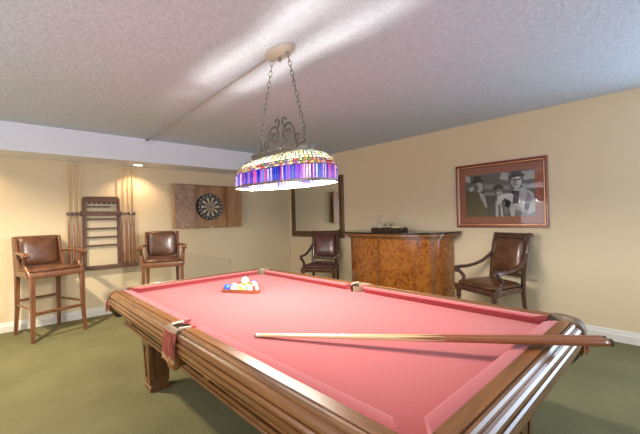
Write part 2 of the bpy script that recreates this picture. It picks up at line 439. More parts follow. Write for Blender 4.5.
for sx in (-1, 1):
    for sy in (-1, 1):
        cx, cy = sx*(A-R), sy*(B-R); e = R-RW
        fr = [((sx*(A-EC), cy), (0, sy), e)]
        a0, a1 = (PI/2 if sy > 0 else -PI/2), (0 if sx > 0 else (PI if sy > 0 else -PI))
        for i in range(11):
            a = a0+(a1-a0)*i/10; fr.append(((cx, cy), (math.cos(a), math.sin(a)), e))
        fr.append(((cx, sy*(B-EC)), (sx, 0), e))
        pk = MB().sweep(cornerprof, fr, smooth=True).build('pocket', m_leather_tan if (sx, sy) != (9, 9) else m_leather_tan, table)
        ccx, ccy = sx*(px+0.004), sy*(py+0.004)
        MB().lathe([(0.066, 0.785), (0.064, 0.70), (0.052, 0.635), (0.03, 0.605), (0.028, 0.609), (0.050, 0.64), (0.060, 0.70), (0.062, 0.785)], (ccx, ccy, DZ), 20, caps=False).build('pocket_cup', m_leather_tan, pk)
        MB().lathe([(0.062, 0.672), (0.066, 0.668), (0.056, 0.622), (0.034, 0.592), (0.001, 0.588)], (ccx, ccy, DZ), 20).build('iron_cup_base', m_cup, pk)
        # outer leather shield below the arch, and fringe
        sh = [(R-0.016, 0.69+DZ), (R-0.010, 0.735+DZ), (R-0.002, 0.735+DZ), (R-0.004, 0.67+DZ), (R-0.012, 0.645+DZ), (R-0.020, 0.65+DZ)]
        frames = [((cx, cy), (math.cos(a0+(a1-a0)*i/10), math.sin(a0+(a1-a0)*i/10)), 0) for i in range(-1, 12)]
        MB().sweep(sh, frames, smooth=True).build('leather_shield', m_leather_orange, pk)
        mid = (a0+a1)/2
        pts = [(cx+math.cos(a)*(R-0.003), cy+math.sin(a)*(R-0.003), math.cos(a), math.sin(a)) for a in [mid+(k/15-0.5)*0.75 for k in range(16)]]
        fringe('fringe', pts, 0.745+DZ, 0.105, pk)
for sx in (-1, 1):
    # arch bridging the side gap
    fr = [((sx*ia, -GS-0.004), (sx, 0), 0), ((sx*ia, -GS*0.6), (sx, 0), 0.003), ((sx*ia, 0), (sx, 0), 0.005), ((sx*ia, GS*0.6), (sx, 0), 0.003), ((sx*ia, GS+0.004), (sx, 0), 0)]
    pk = MB().sweep([(o, z+DZ) for o, z in ((0.058, 0.75), (0.058, 0.790), (0.064, 0.803), (0.078, 0.804), (0.094, 0.792), (0.099, 0.77), (0.094, 0.75))], fr, smooth=True).build('pocket', m_leather_tan, table)
    MB().lathe([(0.060, 0.790), (0.058, 0.70), (0.048, 0.64), (0.03, 0.612), (0.028, 0.618), (0.045, 0.645), (0.054, 0.70), (0.056, 0.790)], (sx*(ia+0.012+0.018), 0, DZ), 20, caps=False).build('pocket_cup', m_leather_tan, pk)
    for sv in (-1, 1): MB().tube([(sx*(ia+0.0), sv*(GS-0.004), 0.797+DZ), (sx*(ia+0.025), sv*GS*0.85, 0.802+DZ), (sx*(ia+0.066), sv*GS*0.7, 0.803+DZ)], 0.007, 8).build('pocket_strap', m_strap, pk)
    MB().box(sx*ia-0.012, sx*ia+0.014, -GS-0.004, -GS+0.026, 0.796+DZ, 0.808+DZ).build('felt_tab', m_redknob, pk, bevel=0.003)
    pts = [(sx*(A+0.003+0.006*math.cos(k/24*PI-PI/2)), -0.066+0.132*k/24, sx, 0) for k in range(25)]
    pts = [(x, y-0.035*(sx < 0), a_, b_) for x, y, a_, b_ in pts]
    fringe('fringe', pts, 0.798+DZ, 0.135, pk)
    MB().lathe([(0.036, 0.70), (0.040, 0.66), (0.034, 0.625), (0.012, 0.60)], (sx*(A-0.022), -0.02, DZ), 16).build('leather_tassel_cup', m_leather_orange, pk)
# cabinet with recessed panels
cb = MB(); X1, Y1 = 0.625, 1.235; Z0, Z1 = 0.500, 0.665
cb.box(-X1, X1, -Y1, Y1, Z0+0.01, Z1)
def frame_side(axis, s, half, fixed, cuts):
    """stiles and rails standing proud of the cabinet box; cuts: list of (from, to) openings"""
    f0, f1 = sorted((s*(fixed-0.002), s*(fixed+0.016)))
    def bx(p0, p1, q0, q1):
        if axis == 'y': cb.box(f0, f1, p0, p1, q0, q1)
        else: cb.box(p0, p1, f0, f1, q0, q1)
    bx(-half, half, Z0, Z0+0.03); bx(-half, half, Z1-0.045, Z1-0.015)
    prev = -half
    for c0, c1 in cuts+[(half, half)]:
        if c0 > prev: bx(prev, c0, Z0+0.03, Z1-0.045)
        prev = c1
    # raised inner fields
    for c0, c1 in cuts:
        f0, f1 = sorted((s*(fixed-0.002), s*(fixed+0.007)))
        bx(c0+0.022, c1-0.022, Z0+0.048, Z1-0.062); f0, f1 = sorted((s*(fixed-0.002), s*(fixed+0.016)))
    f0, f1 = sorted((s*(fixed-0.002), s*(fixed+0.024)))
    bx(-half-0.008, half+0.008, Z0-0.004, Z0+0.012)
for s in (-1, 1):
    frame_side('y', s, Y1+0.014, X1, [(-1.09, -0.19), (-0.13, 0.13), (0.19, 1.09)])
    frame_side('x', s, X1+0.014, Y1, [(-0.50, 0.50)])
cb.build('cabinet', m_table_y, table, bevel=0.003)
for sx in (-1, 1):
    for sy in (-1, 1):
        cx, cy = sx*0.463, sy*1.113
        m = MB()
        def sq(h, z): return [(cx+a*h, cy+b_*h, z) for a, b_ in ((-1, -1), (1, -1), (1, 1), (-1, 1))]
        prof = [(0.070, 0.0), (0.070, 0.030), (0.062, 0.040), (0.060, 0.05), (0.074, 0.38), (0.080, 0.40), (0.086, 0.41), (0.086, 0.425), (0.098, 0.465), (0.112, 0.505)]
        m.grid_loft([sq(h, z) for h, z in prof], True, True, False)
        # proud frame on each face of the leg, with a raised field
        for fx, fy in ((1, 0), (-1, 0), (0, 1), (0, -1)):
            def P_(u, z, off):
                h = 0.060+(z-0.05)/0.33*0.014
                if fx: return (cx+fx*(h+off), cy+u*h, z)
                return (cx+u*h, cy+fy*(h+off), z)
            def slab(u0, u1, z0, z1, off):
                lo = [P_(u0, z0, -0.002), P_(u1, z0, -0.002), P_(u1, z1, -0.002), P_(u0, z1, -0.002)]
                hi = [P_(u0, z0, off), P_(u1, z0, off), P_(u1, z1, off), P_(u0, z1, off)]
                m.hexa(lo, hi)
            slab(-1, -0.62, 0.05, 0.385, 0.009); slab(0.62, 1, 0.05, 0.385, 0.009)
            slab(-0.62, 0.62, 0.05, 0.09, 0.009); slab(-0.62, 0.62, 0.34, 0.385, 0.009)
            slab(-0.34, 0.34, 0.12, 0.31, 0.005)
        m.build('leg', m_table_z, table, bevel=0.003)

# ------------------------------------------------------------------ balls and triangle
BR = 0.0300; BP = 0.0604
RC = Vector((1.418, 2.399)); zb = ZB
tri = thing('ball_rack', 'wooden triangle rack holding the balls on the red felt', 'ball rack', (RC.x, RC.y, zb))
vx = [Vector((math.cos(math.radians(a)), math.sin(math.radians(a)))) for a in (30, 150, 270)]
def rounded_tri(rad, rr):
    pts = []
    for a in (30, 150, 270):
        c = Vector((math.cos(math.radians(a)), math.sin(math.radians(a))))*rad
        for k in range(-4, 5):
            t = math.radians(a+k*15); pts.append((c.x+math.cos(t)*rr, c.y+math.sin(t)*rr))
    return pts
rad_in = BP*4/math.sqrt(3)
i_ = rounded_tri(rad_in, BR+0.002); o_ = rounded_tri(rad_in, BR+0.012)
MB().grid_loft([[(x, y, 0.002) for x, y in i_], [(x, y, 0.026) for x, y in i_], [(x, y, 0.026) for x, y in o_], [(x, y, 0.002) for x, y in o_], [(x, y, 0.002) for x, y in i_]], True, False, False).build('triangle_frame', wood('triangle_wood', (0.16, 0.05, 0.02), (0.34, 0.12, 0.045), 0.35, X_), tri)
def ball_mat(name, col, stripe):
    m, nt, b = base(name, (0.86, 0.82, 0.70), 0.08, coat=0.3)
    if stripe is None: b.inputs['Base Color'].default_value = (*col, 1); return m
    tc = nt.nodes.new('ShaderNodeTexCoord'); sp = nt.nodes.new('ShaderNodeSeparateXYZ'); nt.links.new(tc.outputs['Object'], sp.inputs[0])
    ab = nt.nodes.new('ShaderNodeMath'); ab.operation = 'ABSOLUTE'; nt.links.new(sp.outputs['Z'], ab.inputs[0])
    lt = nt.nodes.new('ShaderNodeMath'); lt.operation = 'LESS_THAN'; lt.inputs[1].default_value = stripe; nt.links.new(ab.outputs[0], lt.inputs[0])
    mix = nt.nodes.new('ShaderNodeMix'); mix.data_type = 'RGBA'
    mix.inputs['A'].default_value = (0.86, 0.82, 0.70, 1); mix.inputs['B'].default_value = (*col, 1)
    nt.links.new(lt.outputs[0], mix.inputs['Factor']); nt.links.new(mix.outputs['Result'], b.inputs['Base Color'])
    return m
row_pos = []
u = (vx[2]-vx[1]).normalized()        # along the front row (left corner to near corner)
n_ = (vx[0]-(vx[1]+vx[2])/2).normalized()
v1 = RC+vx[1]*rad_in
for r in range(5):
    for k in range(5-r):
        p = v1+u*(BP*(k+r*0.5))+n_*(BP*r*math.sqrt(3)/2); row_pos.append((r, k, p))
YEL, BLU, RED, PUR, ORA, GRN, MAR, BLK = (0.85, 0.6, 0.08), (0.02, 0.10, 0.62), (0.7, 0.05, 0.04), (0.13, 0.05, 0.36), (0.85, 0.28, 0.04), (0.03, 0.3, 0.12), (0.3, 0.03, 0.05), (0.01, 0.01, 0.01)
spec = {(0, 0): ('solid blue pool ball at the left corner of the rack', BLU, None), (0, 1): ('cream striped pool ball beside the solid blue ball', RED, 0.006),
        (0, 2): ('pale yellow striped ball midway along the front of the rack', YEL, 0.014), (0, 3): ('cream ball with thin green band, fourth along the front of the rack', GRN, 0.006),
        (0, 4): ('pale ball with pink red band at the near corner of the rack', RED, 0.012),
        (4, 0): ('purple pool ball at the far right corner of the rack', PUR, None),
        (1, 0): ('cream ball with blue band behind the solid blue ball', BLU, 0.008), (1, 1): ('cream ball with orange band in the second row', ORA, 0.008),
        (1, 2): ('solid yellow ball in the middle of the second row', YEL, None), (1, 3): ('cream ball with purple band in the second row, nearest the right edge', PUR, 0.008),
        (2, 0): ('maroon ball on the back left edge of the rack', MAR, None), (2, 1): ('black ball in the centre of the rack', BLK, None), (2, 2): ('cream ball with maroon band on the right edge of the rack', MAR, 0.008),
        (3, 0): ('orange ball beside the purple ball, on the back edge of the rack', ORA, None), (3, 1): ('cream ball with brown band beside the purple ball, on the right edge', (0.3, 0.12, 0.05), 0.006)}
ballme = None
for r, k, p in row_pos:
    lab, col, st = spec[(r, k)]
    mat = ball_mat('ball_%d_%d' % (r, k), col, st)
    o = MB().sphere((0, 0, 0), BR, 24, 16).build('pool_ball', mat, sharp=80)
    o.location = (p.x, p.y, zb+BR); o.rotation_euler = (random.uniform(0.6, 1.6), random.uniform(-0.5, 0.5), random.uniform(0, 3))
    tag(o, lab, 'ball', 'pool balls in the triangle rack')
# cue ball lies in the hollow of three balls (rows 1-2)
pa = [p for r, k, p in row_pos if (r, k) in ((1, 1), (1, 2), (2, 1))]
ctr = (pa[0]+pa[1]+pa[2])/3
o = MB().sphere((0, 0, 0), BR, 24, 16).build('cue_ball', ball_mat('cue_ball', (0.88, 0.85, 0.76), None), sharp=80)
o.location = (ctr.x, ctr.y, zb+BR+BP*math.sqrt(2/3)); tag(o, 'plain white cue ball sitting on top of the racked balls', 'ball')

# ------------------------------------------------------------------ cues
def make_cue(label, length, group=None, name='pool_cue', rb=0.0145):
    """axis along +Z from butt (0) to tip"""
    t = thing(name, label, 'pool cue', (0, 0, 0), 0, group)
    L = length
    MB().lathe([(rb*0.72, L*0.40), (rb*0.62, L*0.55), (0.0072, L*0.85), (0.0062, L-0.03)], seg=14).build('shaft', m_cue_shaft, t)
    MB().lathe([(rb*0.9, 0.012), (rb, 0.02), (rb*0.97, L*0.1), (rb*0.74, L*0.38), (rb*0.72, L*0.401)], seg=14).build('butt', m_cue_butt, t)
    for k in range(4):
        a = k*PI/2+0.5; M = Matrix.Rotation(a, 4, 'Z'); r0 = rb*0.735; m = MB()
        def sp(z, wv): return [M @ Vector((rr*math.cos(q), rr*math.sin(q), z)) for q in (-wv, 0, wv) for rr in ((r0-(z-L*0.40)/L*rb*0.62)+0.0004,)]
        pts = [sp(L*0.395, 0.75), sp(L*0.44, 0.5), sp(L*0.49, 0.25), sp(L*0.54, 0.02)]
        m.grid_loft(pts, False, False); m.build('splice_point', m_cue_butt, t)
    MB().lathe([(0.0063, L-0.03), (0.0063, L-0.008)], seg=14).build('ferrule', m_ferrule, t)
    MB().lathe([(0.0062, L-0.008), (0.0058, L-0.002), (0.003, L)], seg=14).build('tip', m_tip, t)
    bp = MB().lathe([(rb*0.7, 0), (rb*0.88, 0.003), (rb*0.9, 0.012)], seg=14).build('bumper', m_rubber, t)
    MB().lathe([(rb*0.45, -0.0015), (rb*0.45, 0.001)], seg=14).build('bumper_disc', m_bumperwhite, bp)
    return t
def aim(o, butt, tip):
    d = Vector(tip)-Vector(butt); o.location = butt; o.rotation_euler = d.to_track_quat('Z', 'Y').to_euler()
b1, t1 = (1.6215, 0.1856, 0.803), (0.878, 1.412, 0.730)
Lc = (Vector(t1)-Vector(b1)).length
c1 = make_cue('two-tone cue lying across the table rail, the one nearer the camera', Lc, rb=0.0155)
aim(c1, b1, t1)

dirv = (Vector(t1)-Vector(b1)).normalized()
off = Vector((dirv.y*-1, dirv.x, 0)).normalized()
if off.x < 0: off = -off
vloc = c1.rotation_euler.to_matrix().inverted() @ (Vector((0, 0, 1.28))-Vector(b1)); vloc = Vector((vloc.x, vloc.y, 0)).normalized()
MB().lathe([(0.001, 0.0007), (0.0048, 0.0004), (0.0052, -0.002), (0.001, -0.002)], seg=14, M=Matrix.Translation(vloc*0.0152+Vector((0, 0, 0.024))) @ vloc.to_track_quat('Z', 'Y').to_matrix().to_4x4()).build('inlay_dot', m_bumperwhite, c1)
c2 = dup(c1, (0, 0, 0), label='two-tone cue lying across the table rail, just behind the nearer one')


aim(c2, tuple(Vector(b1)+off*0.0305+dirv*0.006), tuple(Vector(t1)+off*0.0135+dirv*0.006))

# ------------------------------------------------------------------ cue rack on the left wall
YR = WL
t = thing('cue_rack', 'brown wall-mounted cue rack with ball shelves and score beads', 'cue rack', (1.04, YR, 0.66))
def rb_(x0, x1, y0, y1, z0, z1): return MB().box(x0-1.04, x1-1.04, -y1, -y0, z0-0.66, z1-0.66)
# header with rounded top corners
hd = []
for a in range(0, 91, 15): hd.append((1.265-0.045+0.045*math.cos(math.radians(a))-1.04, 1.618+0.045*math.sin(math.radians(a))-0.66))
for a in range(90, 181, 15): hd.append((0.825+0.045+0.045*math.cos(math.radians(a))-1.04, 1.628+0.030*math.sin(math.radians(a))-0.66))
hd += [(0.825-1.04, 1.585-0.66), (1.265-1.04, 1.585-0.66)]
m = MB(); m.grid_loft([[(x, -0.055, z) for x, z in hd], [(x, -0.0, z) for x, z in hd]], True, True, False); m.build('header', m_rack, t, bevel=0.002)
for x in (0.825, 1.235): rb_(x, x+0.032, 0, 0.05, 0.70, 1.62).build('upright', m_rack, t, bevel=0.003)
rb_(0.857, 1.235, 0.0, 0.008, 1.475, 1.59).build('cream_back_panel', m_cream, t)
for k in range(6): MB().lathe([(0.009, 0), (0.012, 0.008), (0.012, 0.018), (0.008, 0.028)], (0.90-1.04+k*0.058, -0.035, 1.555-0.66), 10).build('peg', m_dark, t)
w_ = rb_(0.857, 1.235, 0.03, 0.036, 1.515, 1.521).build('score_wire', m_bronze, t)
for k in range(14): MB().lathe([(0.004, -0.009), (0.011, -0.004), (0.011, 0.004), (0.004, 0.009)], seg=10, M=Matrix.Translation((0.875-1.04+k*0.0205, -0.033, 1.518-0.66)) @ Matrix.Rotation(PI/2, 4, 'Y')).build('score_bead', m_dark, w_)
m = rb_(0.80, 1.30, 0.0, 0.065, 1.395, 1.455).build('cue_clip_rail', m_rack, t, bevel=0.004)
for x0, x1 in ((0.64, 0.80), (1.26, 1.475)): rb_(x0, x1, 0.03, 0.045, 1.412, 1.432).build('clip_bar', m_rack, t, bevel=0.002)
for z in (1.345, 1.215, 1.095, 0.980): rb_(0.857, 1.235, 0.005, 0.05, z-0.011, z+0.011).build('ball_shelf', m_rack, t, bevel=0.003)
rb_(0.62, 1.475, 0.0, 0.10, 0.655, 0.700).build('bottom_shelf', m_rack, t, bevel=0.005)
cues_x = [0.667, 0.725, 0.782, 1.296, 1.355, 1.406, 1.452]
labs = ['upright cue at the left end of the wall rack', 'upright cue second from the left end of the wall rack', 'upright cue just left of the rack ball shelves',
        'upright cue just right of the rack ball shelves', 'upright cue second to the right of the ball shelves', 'upright cue third to the right of the ball shelves', 'upright cue at the right end of the wall rack']
pro = None
for i, (x, lb) in enumerate(zip(cues_x, labs)):
    if pro is None: q = pro = make_cue(lb, 1.42, 'cues standing in the wall rack')
    else: q = dup(pro, (0, 0, 0), label=lb)
    q.location = (x, WL-0.055, 0.7025); q.rotation_euler = (math.radians(-0.35), 0, random.uniform(0, 3))
    MB().tube([(x-1.04+math.cos(a)*0.017, -0.06+math.sin(a)*0.017-0.0, 1.42-0.66) for a in [math.radians(60+g*20) for g in range(13)]], 0.011, 6, squash=(1, 1.9)).build('cue_clip', m_dark, t)

# ------------------------------------------------------------------ dartboard cabinet
YC = WL
t = thing('dartboard_cabinet', 'open wooden dartboard cabinet with two swung-out doors on the wall', 'dartboard cabinet', (2.645, YC-0.003, 1.53))
z0, z1 = -0.345, 0.345
MB().box(-0.285, 0.285, -0.02, 0, z0, z1).build('backboard', m_cab, t)
m = MB(); m.box(-0.30, -0.285, -0.085, 0, z0-0.015, z1+0.015); m.box(0.285, 0.30, -0.085, 0, z0-0.015, z1+0.015); m.box(-0.285, 0.285, -0.085, 0, z1, z1+0.015); m.box(-0.285, 0.285, -0.085, 0, z0-0.015, z0)
m.build('case', m_cab, t, bevel=0.002)
def door(sgn, wd, mat, ang):
    M = Matrix.Translation((sgn*0.30, -0.085, 0)) @ Matrix.Rotation(-sgn*math.radians(ang), 4, 'Z')
    x0, x1 = sorted((sgn*0.002, sgn*wd))
    d = MB().box(x0, x1, -0.03, 0.0, z0-0.012, z1+0.012, M).build('door', m_cab, t, bevel=0.002)
    MB().box(x0+0.012, x1-0.012, -0.034, -0.03, z0+0.002, z1-0.002, M).build('door_lining', mat, d)
    for zz in (z0+0.03, z1-0.03):
        for xx in (x0+0.02, x1-0.02): MB().sphere((xx, -0.036, zz), 0.009, 10, 6, (1, 0.4, 1), M).build('brass_stud', m_brass, d)
door(-1, 0.345, m_doorpat, 3)
door(1, 0.265, m_cab, 1)
MB().box(-0.03, 0.03, -0.092, -0.085, z0-0.012, z0+0.004).build('catch', m_brass, t)
# dartboard
t = thing('dartboard', 'round black and cream dartboard hanging in the open cabinet', 'dartboard', (2.637, YC-0.0245, 1.525))
RD = 0.2255
def ring_face(m, r0, r1, a0, a1, y, n=3):
    a = [a0+(a1-a0)*i/n for i in range(n+1)]
    vi = [m.b.verts.new((r0*math.sin(q), y, r0*math.cos(q))) for q in a]; vo = [m.b.verts.new((r1*math.sin(q), y, r1*math.cos(q))) for q in a]
    for i in range(n): m.face([vi[i], vi[i+1], vo[i+1], vo[i]])
MB().lathe([(RD, 0), (RD, 0.036), (RD-0.004, 0.04), (0.001, 0.04)], seg=64, M=Matrix.Rotation(PI/2, 4, 'X')).build('board_rim', m_black, t)
m = MB()
for k in range(20):
    a0, a1 = (k-0.5)*PI/10, (k+0.5)*PI/10
    for r0, r1, mm in ((0.017, 0.100, k % 2), (0.100, 0.108, 2+k % 2), (0.108, 0.160, k % 2), (0.160, 0.168, 2+k % 2)):
        m.mi = mm; ring_face(m, r0, r1, a0, a1, -0.0405)
m.mi = 3; ring_face(m, 0.007, 0.017, 0, 2*PI, -0.0405, 20); m.mi = 2; ring_face(m, 0.0005, 0.007, 0, 2*PI, -0.0405, 20)
m_dc, _, _ = base('sisal_cream', (0.62, 0.53, 0.36), 0.8); m_dr, _, _ = base('dart_red', (0.35, 0.05, 0.04), 0.8); m_dg, _, _ = base('dart_green', (0.04, 0.16, 0.07), 0.8)
m.build('scoring_face', [m_black, m_dc, m_dr, m_dg], t, flat=True)
wire = MB()
for rr in (0.1, 0.108, 0.16, 0.168): wire.tube([(rr*math.sin(a), -0.041, rr*math.cos(a)) for a in [2*PI*i/60 for i in range(60)]], 0.0008, 4, closed=True)
wire.tube([(0.19*math.sin(a), -0.042, 0.19*math.cos(a)) for a in [2*PI*i/60 for i in range(60)]], 0.0012, 4, closed=True)
wire.build('spider_wire', m_weave, t)
nums = [20, 1, 18, 4, 13, 6, 10, 15, 2, 17, 3, 19, 7, 16, 8, 11, 14, 9, 12, 5]
dg = None
def text_into(m, body, size, M):
    cu = bpy.data.curves.new('t', 'FONT'); cu.body = body; cu.size = size; cu.align_x = 'CENTER'; cu.align_y = 'CENTER'; cu.offset = size*0.02
    to = bpy.data.objects.new('t', cu); C.objects.link(to); bpy.context.view_layer.update()
    me = bpy.data.meshes.new_from_object(to.evaluated_get(bpy.context.evaluated_depsgraph_get()))
    me.transform(M); m.b.from_mesh(me)
    bpy.data.objects.remove(to); bpy.data.curves.remove(cu); bpy.data.meshes.remove(me)
m = MB()
for k, n in enumerate(nums):
    a = k*PI/10
    M = Matrix.Translation((0.198*math.sin(a), -0.0425, 0.198*math.cos(a))) @ Matrix.Rotation(PI/2, 4, 'X') @ Matrix.Rotation(-a, 4, 'Z')
    text_into(m, str(n), 0.036, M)
m.build('numbers', m_ferrule, t, flat=True)

# ------------------------------------------------------------------ mirror on the right wall
MY0, MY1, MZ0, MZ1 = 4.075, 5.53, 0.925, 2.04
t = thing('wall_mirror', 'large rectangular mirror in a dark beaded wooden frame', 'mirror', (WR, (MY0+MY1)/2, MZ0), 0)
hy, hz = (MY1-MY0)/2, MZ1-MZ0
fwid = 0.115
m = MB()
fprof = [(0, 0), (0.022, 0.0), (0.030, 0.012), (0.034, 0.03), (0.03, 0.05), (0.022, 0.062), (0.020, 0.085), (0.012, fwid), (0, fwid)]
def picture_frame(m, hy, z0, z1, prof):
    """prof (depth from wall, inset from outer edge); frame in the YZ plane facing -X"""
    corners = [(-hy, z0, 1, 1), (hy, z0, -1, 1), (hy, z1, -1, -1), (-hy, z1, 1, -1)]
    rings = [[(-d, cy+i*sy_, cz+i*sz_) for d, i in prof] for cy, cz, sy_, sz_ in corners]
    rings.append(rings[0]); m.grid_loft(rings, True, False, False)
picture_frame(m, hy, 0, hz, fprof)
fr_ = m.build('frame', m_mirrorframe, t, sharp=25)
bd = MB()
ins = 0.074
for side in range(4):
    n = int(((hz if side % 2 else 2*hy)-2*ins)/0.03)
    for k in range(n+1):
        u_ = ins+((hz if side % 2 else 2*hy)-2*ins)*k/n
        p = {0: (-0.024, -hy+u_, ins), 1: (-0.024, hy-ins, u_), 2: (-0.024, -hy+u_, hz-ins), 3: (-0.024, -hy+ins, u_)}[side]
        bd.sphere(p, 0.009, 6, 4)
bd.build('beading', m_mirrorframe, fr_)
MB().box(-0.012, -0.006, -hy+fwid-0.01, hy-fwid+0.01, fwid-0.01, hz-fwid+0.01).build('mirror_glass', m_mirror, t, flat=True)

# ------------------------------------------------------------------ framed photograph
PY0, PY1, PZ0, PZ1 = 1.012, 2.047, 1.118, 1.918
t = thing('framed_photograph', 'black and white photo of men in hats in a wide cherry frame', 'framed picture', (WR, (PY0+PY1)/2, PZ0), 0)
hy, hz = (PY1-PY0)/2, PZ1-PZ0
m = MB(); picture_frame(m, hy, 0, hz, [(0, 0), (0.022, 0), (0.030, 0.006), (0.030, 0.018), (0.022, 0.026), (0.020, 0.040), (0.012, 0.048), (0, 0.048)]); fr_ = m.build('frame', m_cherry, t, sharp=25)
m_gilt, _, _ = base('copper_gilt', (0.62, 0.30, 0.16), 0.35, metal=0.6)
m = MB(); picture_frame(m, hy-0.026, 0.026, hz-0.026, [(0.019, 0), (0.0235, 0.003), (0.0235, 0.012), (0.019, 0.015)]); m.build('gilt_strip', m_gilt, fr_)
m_mat_, nt, b = base('rust_mat_board', (0.30, 0.095, 0.05), 0.6)
MB().box(-0.008, 0, -hy+0.03, hy-0.03, 0.03, hz-0.03).build('mat_board', m_mat_, t, flat=True)
gr = [base('print_grey_%d' % i, (g, g, g*0.98), 0.35)[0] for i, g in enumerate((0.012, 0.035, 0.09, 0.2, 0.36, 0.55))]
m_olive, _, _ = base('print_olive', (0.075, 0.062, 0.022), 0.35)
# print: u to the viewer's right, v up; wall is seen with +Y to the left
PW, PH = 0.785, 0.53; u0 = (PY0+PY1)/2-1.925; 
pz = 1.250-PZ0
def uv(u, v, d): return (-0.0085-d*0.00035, (1.925-(PY0+PY1)/2)-u*PW, pz+v*PH)
m = MB()
def poly(pts, mi, d):
    m.mi = mi; m.face([m.b.verts.new(uv(x, y, d)) for x, y in pts])
def ell(cx, cy, rx, ry, mi, d, n=20, rot=0):
    poly([(cx+rx*math.cos(a)*math.cos(rot)-ry*math.sin(a)*math.sin(rot), cy+(rx*math.cos(a)*math.sin(rot)+ry*math.sin(a)*math.cos(rot))*1.0) for a in [2*PI*i/n for i in range(n)]], mi, d)
poly([(0, 0), (1, 0), (1, 1), (0, 1)], 1, 0)
poly([(0, 0.62), (1, 0.52), (1, 1), (0, 1)], 2, 1)
poly([(0.30, 0.66), (0.66, 0.60), (0.66, 0.70), (0.30, 0.76)], 3, 2)
poly([(0.30, 0.50), (0.66, 0.46), (0.66, 0.53), (0.30, 0.58)], 3, 2)
poly([(0.52, 0.86), (0.64, 0.80), (0.66, 0.97), (0.56, 1.0)], 4, 2)
poly([(0.86, 0.78), (1.0, 0.80), (1.0, 0.97), (0.84, 0.97)], 4, 2)
poly([(0, 0.86), (0.08, 0.82), (0.08, 0.98), (0, 1.0)], 4, 2)
# left man: dark olive coat, pale face in profile, fedora
poly([(0.0, 0.0), (0.34, 0.0), (0.33, 0.30), (0.27, 0.52), (0.16, 0.62), (0.03, 0.55), (0, 0.45)], 6, 3)
poly([(0.21, 0.60), (0.30, 0.52), (0.34, 0.22), (0.31, 0.22), (0.24, 0.44)], 4, 4)
ell(0.215, 0.70, 0.065, 0.115, 4, 5); ell(0.17, 0.69, 0.04, 0.09, 2, 6)
poly([(0.08, 0.60), (0.16, 0.66), (0.13, 0.73), (0.05, 0.70)], 4, 5)
poly([(0.10, 0.80), (0.31, 0.83), (0.30, 0.86), (0.26, 0.87), (0.25, 0.98), (0.14, 0.97), (0.13, 0.87), (0.09, 0.84)], 0, 7)
# middle man: short, dark suit
poly([(0.36, 0.0), (0.64, 0.0), (0.62, 0.28), (0.57, 0.42), (0.46, 0.46), (0.38, 0.38)], 1, 8)
poly([(0.46, 0.0), (0.57, 0.0), (0.55, 0.36), (0.50, 0.40), (0.46, 0.34)], 4, 9)
poly([(0.50, 0.0), (0.535, 0.0), (0.525, 0.33), (0.505, 0.33)], 1, 10)
ell(0.505, 0.55, 0.062, 0.12, 2, 11); ell(0.52, 0.54, 0.040, 0.09, 4, 12); poly([(0.425, 0.60), (0.585, 0.63), (0.575, 0.70), (0.50, 0.745), (0.435, 0.70)], 0, 13)
poly([(0.485, 0.595), (0.555, 0.60), (0.55, 0.575), (0.49, 0.572)], 1, 13); poly([(0.50, 0.50), (0.545, 0.505), (0.535, 0.488), (0.508, 0.485)], 1, 13)
# right man: tall, pale shirt, dark hat, tie, arm forward
poly([(0.58, 0.30), (0.70, 0.55), (0.74, 0.62), (0.86, 0.62), (0.98, 0.50), (1.0, 0.30), (1.0, 0.0), (0.68, 0.0), (0.66, 0.15)], 4, 14)
poly([(0.62, 0.02), (0.68, 0.30), (0.74, 0.56), (0.70, 0.58), (0.60, 0.34), (0.58, 0.10)], 2, 14)
poly([(0.84, 0.05), (0.90, 0.05), (0.96, 0.42), (0.90, 0.55)], 3, 15)
poly([(0.50, 0.26), (0.60, 0.42), (0.66, 0.35), (0.80, 0.20), (0.92, 0.10), (0.95, 0.20), (0.86, 0.34), (0.68, 0.52), (0.55, 0.50), (0.49, 0.34)], 5, 15)
poly([(0.70, 0.28), (0.78, 0.28), (0.80, 0.55), (0.73, 0.57)], 0, 16)
poly([(0.72, 0.0), (1.0, 0.0), (1.0, 0.10), (0.92, 0.04), (0.80, 0.12), (0.74, 0.16)], 2, 15)
ell(0.765, 0.76, 0.070, 0.135, 5, 17); ell(0.735, 0.755, 0.028, 0.10, 3, 18); poly([(0.705, 0.815), (0.825, 0.83), (0.825, 0.80), (0.79, 0.785), (0.765, 0.795), (0.74, 0.78), (0.71, 0.79)], 2, 18); poly([(0.765, 0.79), (0.785, 0.73), (0.765, 0.725)], 3, 18); poly([(0.745, 0.70), (0.80, 0.705), (0.785, 0.682), (0.755, 0.68)], 2, 18)
poly([(0.66, 0.855), (0.88, 0.88), (0.87, 0.92), (0.83, 0.925), (0.82, 1.0), (0.70, 1.0), (0.70, 0.90), (0.655, 0.885)], 0, 19)
ell(0.53, 0.42, 0.045, 0.05, 5, 20)
pp = m.build('photo_print', gr+[m_olive], t, flat=True)
m_pglass, nt, b = base('picture_glass', (1, 1, 1), 0.03)
